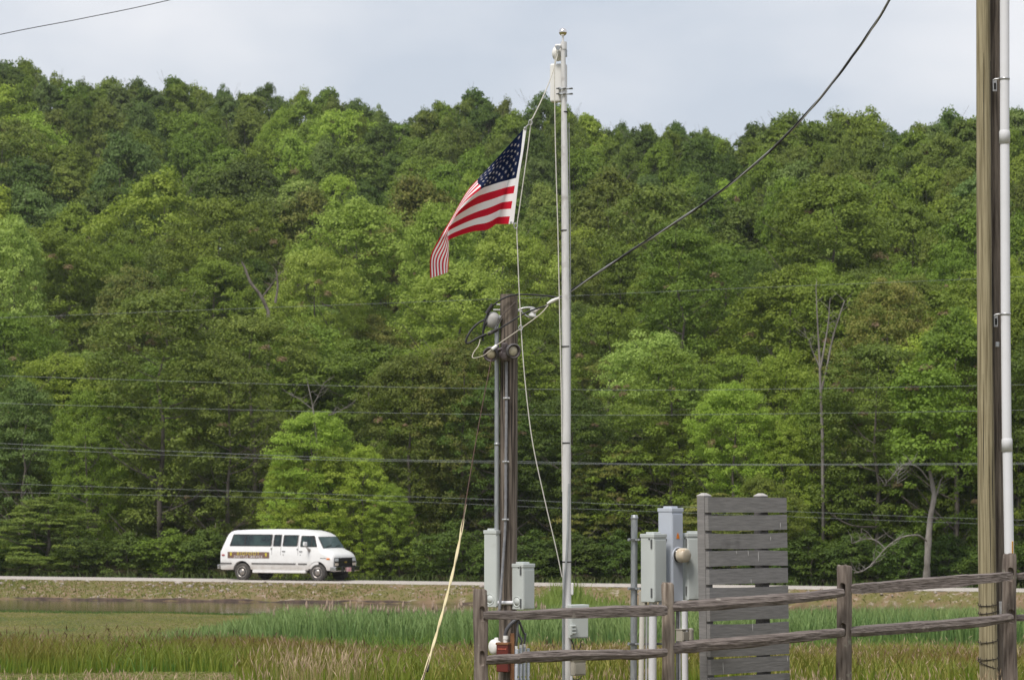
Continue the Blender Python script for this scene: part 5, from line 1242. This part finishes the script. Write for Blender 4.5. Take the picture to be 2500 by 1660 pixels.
q = corner_box(1608.5, 1640, 1668.5, 1241, 1478, MD - .05, 47)
mc = enclosure('meter_cabinet', 'tallest blue-grey meter cabinet carrying the round cream meter', q, BOXB, hinges=False, group='electrical cabinets by the slatted screen')
nR = -q['eL']; p = q['near'] + q['eR'] * q['w'] * .52; p.z = P(1654, 1355, MD).z
b = MB(); b.lathe(p, nR, [(0, .078), (.012, .078), (.014, .070)], 28); b.build('meter_ring', BOXB, mc)
b = MB(); b.lathe(p, nR, [(.006, .070), (.045, .068), (.047, .060)], 28); b.build('meter_base', M('meter_dark_glass', (.05, .045, .04), rough=.15), mc)
b = MB(); b.lathe(p, nR, [(.040, .069), (.10, .067), (.116, .060), (.122, .045), (.123, 0)], 28); b.build('meter_dome', METERG, mc)
s = q['near'] + q['eR'] * q['w'] * .48 + nR * .010; s.z = P(1654, 1307, MD).z
b = MB(); e = q['eR']; b.poly([s - e * .022 - Z * .028, s + e * .022 - Z * .028, s + e * .012 + Z * .005, s + Z * .030, s - e * .012 + Z * .005], nR * .001); b.build('warning_sticker', ORANGE, mc)
q = corner_box(1666, 1679, 1722, 1302, 1465, MD + .02, 70)
enclosure('disconnect_cabinet', 'grey electrical cabinet half hidden behind the slatted screen post', q, BOXG, group='electrical cabinets by the slatted screen')
q = corner_box(1559, 1574, 1581, 1443, 1484, MD - .12, 40)
o = thing('pull_box', 'small beige conduit body left of the fence post under the cabinets', 'conduit box', (q['c'].x, q['c'].y, q['bot']))
MB().box(q['c'], (q['w'], q['dp'], q['h']), q['rz'], .006).build('body', BEIGE, o)
def drop_pipe(name, label, u0, v0, u1, d, wpx, mat, v1=1760):
    g = P(u1, v1, d); z = min(g.z, G(g.x, d)) - .1
    b = MB(); b.cyl(P(u0, v0, d), (g.x, d, z), wpx / pm(d) / 2, n=18)
    o = b.build(name, mat); o.data.transform(Matrix.Translation((-g.x, -d, -z))); o.location = (g.x, d, z)
    return tag(o, label, 'pipe', 'conduit pipes below the cabinets')
drop_pipe('conduit_pipe', 'cream conduit pipe nearest the galvanised post', 1568, 1482, 1563, MD - .1, 13, PVCB)
drop_pipe('conduit_pipe', 'thin grey pipe beside the cream conduit pipe', 1578.5, 1482, 1577, MD - .06, 5, PVC)
drop_pipe('conduit_pipe', 'thickest white conduit pipe dropping from the left cabinet', 1594, 1468, 1592, MD - .1, 20, PVC)
drop_pipe('conduit_pipe', 'dark steel pipe right of the middle fence post', 1654, 1478, 1654, MD + .04, 8, GALVD)
drop_pipe('conduit_pipe', 'thin white pipe ending in the beige junction box', 1658, 1470, 1658, MD + .06, 7, PVC, 1540)
drop_pipe('conduit_pipe', 'white conduit pipe between middle fence post and slatted screen', 1671.5, 1465, 1673, MD + .0, 15.5, PVC)
q = corner_box(1651, 1666, 1684, 1536, 1566, MD - .06, 47)
o = enclosure('junction_box', 'beige junction box between middle fence post and slatted screen', q, BEIGE, lid=.008, hinges=False, hub=False)
MB().box(P(1686, 1549, MD + .02), (.055, .05, .13), R(43), .02).build('cover', BEIGE, o)

# ------------------------------------------------------------------ slatted screen
scr = thing('slatted_screen', 'grey slatted wooden screen with pointed post caps behind the rail fence', 'screen', ground_at(1715, MD))
TH = R(43); eR = Vector((math.cos(TH), math.sin(TH), 0)); nF = Vector((math.sin(TH), -math.cos(TH), 0))
SCD = 27.35
def leanx(v): return (v - 1213) * .0165      # the screen leans a little
near_l = lambda v: P(1728.5 + leanx(v), v, SCD)
rngs = random.Random(9)
Ls = 1.075
for k in range(13):
    v0 = 1213.4 + k * 44.1 + (1.2 if k in (6, 7) else 0); v1 = v0 + 37.2
    A, B = near_l(v0), near_l(v1); sag = rngs.uniform(-.008, .010) * (1 if k not in (7,) else -2.2); tilt = rngs.uniform(-.006, .006)
    n = 8; b = MB(); rings = []
    for i in range(n + 1):
        t = i / n; off = eR * (Ls * t) + Z * (sag * math.sin(math.pi * t) + tilt * t); th = -nF * .044
        e0 = .002 if i in (0, n) else 0
        rings.append([b.bm.verts.new(A + off), b.bm.verts.new(A + off + th), b.bm.verts.new(B + off + th), b.bm.verts.new(B + off)])
    b.loft(rings, smooth=False); bmesh.ops.bevel(b.bm, geom=[e for e in b.bm.edges if len(e.link_faces) == 2 and e.calc_face_angle(0) > 1.2], offset=.003, segments=1, affect='EDGES')
    b.build('slat', SLATW, scr)
for off, nm in ((.03, 0), (.80, 1)):
    top = near_l(1211) + eR * (off + .015) - nF * (.044 + .048); bot = near_l(1780) + eR * (off + .015) - nF * (.044 + .048)
    b = MB(); ax = (bot - top); n = 6
    a_, c_ = eR * .048, nF * .045
    rings = []
    for i in range(n + 1):
        c = top + ax * (i / n); rings.append([b.bm.verts.new(c + a_ + c_), b.bm.verts.new(c - a_ + c_), b.bm.verts.new(c - a_ - c_), b.bm.verts.new(c + a_ - c_)])
    b.loft(rings, smooth=False); po = b.build('post', SLATW if nm == 0 else M('post_stain_painted_shade', (.085, .08, .077), (.12, .112, .108), scale=9, stretch=(4, 4, .5), rough=.85), scr)  # second post: darker copy of the board colour, shade behind the slats painted in
    b = MB(); r1 = [b.bm.verts.new(top + a_ * s1 * 1.04 + c_ * s2 * 1.04 + Z * .0) for s1, s2 in ((1, 1), (-1, 1), (-1, -1), (1, -1))]
    r2 = [b.bm.verts.new(top + a_ * s1 * 1.04 + c_ * s2 * 1.04 + Z * .008) for s1, s2 in ((1, 1), (-1, 1), (-1, -1), (1, -1))]
    r3 = [b.bm.verts.new(top + a_ * s1 * .35 + c_ * s2 * .35 + Z * .030) for s1, s2 in ((1, 1), (-1, 1), (-1, -1), (1, -1))]
    b.loft([r1, r2, r3], smooth=False); b.build('post_cap', M('pale_cap_%d' % nm, (.33, .315, .30), (.42, .40, .385), scale=9, rough=.7), po)

STREAK = M('white_streak', (.52, .51, .50), rough=.8)
for k, t, f0, f1 in ((3, .62, .05, .72), (3, .34, .0, .22), (2, .78, .25, .55), (3, .49, .0, .35), (4, .52, .7, 1.0), (7, .53, .1, .6), (9, .15, .2, .95), (9, .97, .0, .4), (1, .91, .5, .9)):
    v0 = 1213.4 + k * 44.1; a = near_l(v0 + 37 * f0) + eR * (Ls * t) + nF * .002; c = near_l(v0 + 37 * f1) + eR * (Ls * t + .004) + nF * .002
    b = MB(); b.tube([a, (a + c) / 2, c], [.0016, .0032, .0012], 4); b.build('white_streak', STREAK, scr)

# ------------------------------------------------------------------ split rail fence
POSTL = M('bleached_post_wood', (0.13, 0.098, 0.075), (0.37, 0.31, 0.255), scale=8, stretch=(4, 4, .35), rough=.92, bump=.010, lo=.33, hi=.66, c3=(.08, .06, .045), scale3=9, lo3=.64, hi3=.74)
fence = thing('rail_fence', 'weathered split rail fence with two rails across the lower right', 'fence', ground_at(1172, 26.4))
POSTS = [(1152, 1182, 1193, 1437, 26.4), (1611, 1628, 1651, 1423, 26.9), (2038, 2060, 2086.5, 1380, 27.5), (2447, 2471, 2488, 1352, 28.2)]
MORT = [(1498, 1607), (1480, 1584), (1440, 1538), (1402, 1504)]
rf = random.Random(21)
for (uL, uM, uR, vT, d), ms in zip(POSTS, MORT):
    th = math.degrees(math.atan2(1, 1)); q = corner_box(uL, uM, uR, vT, 1760, d, th)
    b = MB(); nseg = 26; rings = []
    ph = [rf.uniform(0, 6) for _ in range(4)]
    for i in range(nseg + 1):
        t = i / nseg; z = q['top'] - (q['top'] - q['bot']) * t
        s = 1.0; 
        if i == 0: s = .84
        if i == 1: s, z = .97, q['top'] - .018
        ring = []
        for k in range(12):
            # rounded square, wobbling along its height
            a = k * math.pi / 6; ca, sa = math.cos(a), math.sin(a); m_ = max(abs(ca), abs(sa)); rr = (1 / m_) * .80 + .20
            rr *= s * (1 + .035 * math.sin(z * 5 + ph[k % 4]) + .03 * math.sin(z * 13 + k * 2.1 + ph[0]) + rf.uniform(-.012, .012))
            sway = .008 * math.sin(z * 2.6 + ph[1])
            ring.append(b.bm.verts.new(Vector((q['c'].x, q['c'].y, z + (rf.uniform(-.012, .010) if i == 0 else 0))) + q['eL'] * (ca * rr * q['dp'] / 2 + sway) + q['eR'] * (sa * rr * q['w'] / 2)))
        rings.append(ring)
    b.loft(rings); po = b.build('post', POSTL if uL == 1611 else POSTW, fence, sharp=R(50))
    po.parent = None; po.data.transform(Matrix.Translation(ORG[fence.name])); cuts = []
    for v in ms:                      # mortises through the post along the rail line
        c = Vector((q['c'].x, q['c'].y, P(uM, v, d).z)) - q['eL'] * (q['dp'] * .30)
        c_ = MB(); c_.box(c - q['eR'] * (q['w'] * .35), (q['w'] * .9, q['dp'] * .36, .135), q['rz'], .02); cuts.append(c_.build('cutter', POSTW))
    old = po.data.copy(); boolean_cut(po, cuts)
    if len(po.data.vertices) < 200: po.data = old
    po.data.transform(Matrix.Translation(-ORG[fence.name])); po.parent = fence
RAILS = [  # (u, v, height px, depth) along each rail
 [(1180, 1501, 19, 26.42), (1290, 1500, 22, 26.5), (1420, 1495, 25, 26.6), (1540, 1491, 27, 26.7), (1627, 1489, 25, 26.80)],
 [(1186, 1610, 20, 26.42), (1262, 1607, 22, 26.5), (1290, 1603, 25, 26.5), (1400, 1599, 24, 26.6), (1500, 1597, 22, 26.68), (1560, 1597, 22, 26.74), (1628, 1591, 18, 26.80)],
 [(1640, 1481, 22, 26.98), (1720, 1477, 27, 27.1), (1850, 1467, 27, 27.2), (1960, 1458, 24, 27.3), (2059, 1446, 21, 27.40)],
 [(1640, 1583, 24, 26.98), (1720, 1575, 27, 27.1), (1850, 1564, 25, 27.2), (1960, 1553, 23, 27.3), (2060, 1543, 21, 27.40)],
 [(2075, 1437, 22, 27.58), (2160, 1432, 26, 27.75), (2281, 1422, 27, 27.9), (2400, 1412, 23, 28.0), (2470, 1405, 19, 28.1)],
 [(2075, 1543, 22, 27.58), (2190, 1534, 25, 27.75), (2290, 1527, 24, 27.9), (2390, 1518, 23, 28.0), (2472, 1507, 18, 28.1)],
 [(2478, 1407, 17, 28.30), (2560, 1402, 21, 28.4), (2760, 1392, 20, 28.6)],
 [(2478, 1508, 16, 28.30), (2560, 1504, 20, 28.4), (2760, 1496, 20, 28.6)]]
for r_ in RAILS:
    cen = cr([P(u, v, d) for u, v, h, d in r_], 10); hh = cr([Vector((h / pm(d), 0, 0)) for u, v, h, d in r_], 10)
    b = MB(); rings = []; sec = [(-.5, .30), (-.36, .52), (.1, .5), (.44, .36), (.5, -.1), (.38, -.46), (-.05, -.52), (-.42, -.44)]
    jit = [(rf.uniform(-.07, .07), rf.uniform(-.07, .07)) for _ in sec]; ph = [rf.uniform(0, 6) for _ in sec]
    for i, p in enumerate(cen):
        h = hh[i].x * (.80 if i in (0, len(cen) - 1) else 1.0); dr = (cen[min(i + 1, len(cen) - 1)] - cen[max(i - 1, 0)]).normalized(); sd = dr.cross(Z).normalized()
        lump = .10 * math.exp(-((i - len(cen) * .63) / 1.1) ** 2)
        rings.append([b.bm.verts.new(p + sd * ((x + j[0]) * h * .95 * (1 + .05 * math.sin(i * .8 + f))) + Z * ((z + j[1]) * h * (1 + .06 * math.sin(i * .55 + f) + rf.uniform(-.02, .02) + (lump if x > 0 else 0)))) for (x, z), j, f in zip(sec, jit, ph)])
    b.loft(rings); b.build('rail', RAILW, fence, sharp=R(20))

# ------------------------------------------------------------------ tall poles at the right and the white riser
TD = 32.0
def tall_pole(label, us, d, mat, name='utility_pole'):
    o = thing(name, label, 'utility pole', ground_at(us[-1][0], d))
    w = [P(u, v, d) for u, v, _ in us] + [ground_at(us[-1][0], d) - Z * .3]; rr = [x[2] / pm(d) / 2 for x in us] + [us[-1][2] / pm(d) / 2 * 1.02]
    ww = cr(w, 6); r2 = [v.x for v in cr([Vector((r, 0, 0)) for r in rr], 6)]
    MB().tube(ww, r2, 22).build('pole', mat, o); return o
pa = tall_pole('light tan wooden pole at the right, the front one of the pair', [(2397, -260, 30), (2400, 0, 33.5), (2402, 500, 36), (2405, 900, 38), (2409, 1300, 43), (2412, 1500, 44.5), (2415, 1660, 46)], TD, NEWPOLE)
rp = random.Random(5)
for q in range(8):
    a = R(200 + q * 20); v0 = rp.uniform(100, 1200); v1 = v0 + rp.uniform(150, 360)
    MB().tube([P(2400 + v / 1000 * 8, v, TD) + Vector((math.cos(a), math.sin(a), 0)) * ((16.6 + v / 1660 * 6.2) / pm(TD)) for v in (v0, (v0 + v1) / 2, v1)], [.001, .004, .001], 4).build('crack', HOLE, pa)
pb = tall_pole('darker brown wooden pole close behind the tan one', [(2426, -260, 34), (2427, 0, 35), (2427, 500, 36), (2430, 900, 36), (2432, 1300, 38), (2433, 1500, 38), (2434, 1660, 40)], TD + .22, OLDPOLE)
b = MB(); b.tube(cr([P(2418, 150, TD + .02), P(2420, 700, TD + .02), P(2424, 1100, TD + .0), P(2430, 1350, TD - .02), P(2437, 1660, TD - .02)], 10), .008, 6); b.build('ground_wire', BLACKC, pb)
b = MB()
for v in (182, 322, 462, 604, 765, 905, 1036, 1245, 1300): b.box(P(2416.5 + v * .0045, v, TD - .0), (.022, .03, .022), 0, .003)
b.build('wire_staple', BLACKC, pb)
bw = thing('barbed_wire', 'rusty barbed wire wound round the tan pole near the ground', 'wire', P(2410, 1640, TD))
for v, s in ((1475, .004), (1493, .008), (1564, .006), (1606, .003), (1622, -.02)):
    b = MB(); c = P(2411.5, v, TD); r_ = 23.8 / pm(TD)
    ring = [c + Vector((math.cos(a) * r_, math.sin(a) * r_, s * 2 * math.cos(a) + .012 * math.sin(a))) for a in [R(170 + k * 10) for k in range(22)]]
    b.tube(ring, .0048, 5)
    for k in range(0, 22, 4): b.tube([ring[k] + Vector((.0, -.01, .022)), ring[k] + Vector((.012, -.012, -.022))], .003, 4)
    b.build('strand', M('rust_wire_%d' % v, (.035, .028, .024), rough=.9), bw)
ri = thing('conduit_riser', 'tall white plastic conduit riser clamped beside the wooden poles', 'conduit', ground_at(2466, TD - .1))
RD = TD - .12
b = MB(); b.tube([P(2451.5, -260, RD), P(2452.5, 0, RD), P(2452.8, 322, RD)], 23.2 / pm(RD) / 2, 24)
b.build('pipe', PVC, ri)
MB().tube([P(2453, 345, RD), P(2455, 760, RD), P(2458, 1075, RD)], 23.2 / pm(RD) / 2, 24).build('pipe', PVC, ri)
MB().tube([P(2459.5, 1098, RD), P(2463, 1300, RD), P(2466, 1500, RD), ground_at(2468, RD) - Z * .2], 23.6 / pm(RD) / 2, 24).build('pipe', PVC, ri)
for v0, v1, u in ((319, 351, 2452.6), (1070, 1102, 2458.6)):
    b = MB(); r_ = 26.6 / pm(RD) / 2; p0, p1 = P(u, v1, RD), P(u, v0, RD); h = p1.z - p0.z
    b.lathe(p0, p1 - p0, [(0, r_ * .9), (0, r_), (h * .88, r_), (h, r_ * .9)], 24); b.build('coupling', PVC, ri)
for v, u in ((193, 2452.6), (767, 2455)):
    b = MB(); r_ = 23.2 / pm(RD) / 2; p = P(u, v, RD); b.lathe(p - Z * .011, Z, [(0, r_ * .9), (0, r_ + .005), (.022, r_ + .005), (.022, r_ * .9)], 24); b.tube([P(u - 14, v, RD - .05), P(u - 24, v + 1, RD - .05), P(u - 27, v + 4, RD - .04)], .010, 8); cl = b.build('pipe_clamp', BARE, ri)
    b = MB(); c = P(u - 24, v + 16, TD + .03); b.box(c, (9.5 / pm(TD), .03, 30 / pm(TD)), 0, .002); b.build('bracket', BARE, cl)
    b = MB(); b.box(c - Vector((0, .012, .01)), (5 / pm(TD), .02, 16 / pm(TD)), 0, .002); b.build('bracket_slot', HOLE, cl)
b = MB(); b.box(P(2435, 841, TD + .02), (9 / pm(TD), .02, 12 / pm(TD)), 0, .004); b.build('tag', GALV, pb)
b = MB(); b.box(P(2443, 1483, TD + .0), (8 / pm(TD), .03, 30 / pm(TD)), 0, .003); b.build('bracket', BARE, ri)
b = MB(); p = P(2470.3, 1337, RD); b.box(p - Vector((0, .045, 0)), (3.2 / pm(RD), .012, 32 / pm(RD)), R(25), .001)
lab = b.build('warning_label', M('orange_label', (.72, .42, .04), rough=.5), ri)
b = MB()
for k in range(6): b.box(P(2470.3, 1324 + k * 5, RD) - Vector((.001, .053, 0)), (1.8 / pm(RD), .006, 2.4 / pm(RD)), R(25))
b.build('label_mark', M('label_dark_red', (.20, .03, .01), rough=.5), lab)

# ------------------------------------------------------------------ overhead lines
def wire(label, pts, d, r, mat, group=None, name='power_line'):
    n = len(pts); dd = d if isinstance(d, (list, tuple)) else [d] * n
    w = cr([P(u, v, k) for (u, v), k in zip(pts, dd)], 14)
    c0 = w[len(w) // 2].copy(); b = MB(); b.tube([p - c0 for p in w], r, 6); o = b.build(name, mat); o.location = c0
    return tag(o, label, 'power line', group)
LINE = M('weathered_line', (.17, .185, .185), (.24, .255, .255), scale=3, rough=.6)
GP = 'thin power lines strung before the forest'
wire('single dark wire crossing the top left corner of the sky', [(-400, 175), (0, 85), (200, 46), (417, 0), (800, -95)], 42, .006, BLACKC)
wire('highest thin line before the forest, meeting the service pole top', [(-500, 792), (0, 776), (600, 753), (1240, 729), (1400, 722), (1900, 700), (2380, 681), (3000, 650)], 95, .0052, LINE, GP)
wire('thin line before the forest crossing just below the floodlight', [(-500, 896), (0, 917), (840, 942), (1400, 951), (1800, 951), (2500, 939), (3000, 925)], 95, .0062, LINE, GP)
wire('thin line before the forest crossing above the bright tree top', [(-500, 960), (0, 984), (840, 1006), (1400, 1013), (1700, 1012), (2390, 1003), (3000, 988)], 95, .0062, LINE, GP)
wire('upper of the two nearly touching lines over the bright tree', [(-500, 1052), (0, 1082), (840, 1118), (1250, 1126), (1700, 1133), (2500, 1130), (3000, 1122)], 95, .0078, LINE, GP)
wire('lower of the two nearly touching lines over the bright tree', [(-500, 1072), (0, 1093), (560, 1116), (1000, 1126), (1700, 1135), (2500, 1133), (3000, 1126)], 95, .007, LINE, GP)
wire('second lowest line, passing just above the meter cabinet top', [(-500, 1162), (0, 1180), (840, 1207), (1400, 1226), (1930, 1248), (2390, 1266), (3000, 1282)], 95, .0062, LINE, GP)
wire('lowest line, running closely under the second lowest one', [(-500, 1188), (0, 1201), (840, 1219), (1400, 1241), (1930, 1261), (2390, 1278), (3000, 1296)], 95, .0052, LINE, GP)
# small bird
bd = thing('flying_bird', 'tiny dark bird flying left of the service pole top', 'bird', P(1036, 734, 80))
c = P(1036, 734, 80); b = MB(); b.lathe(c - Vector((.05, 0, 0)), (1, 0, 0), [(0, .004), (.02, .018), (.05, .024), (.08, .018), (.10, .004)], 8); b.build('body', HOLE, bd)
for s_ in (-1, 1):
    b = MB(); b.poly([c + Vector((.02, 0, .01)), c + Vector((-.02, 0, .01)), c + Vector((-.01, s_ * .09, .03))], Vector((0, 0, .006))); b.build('wing', HOLE, bd)
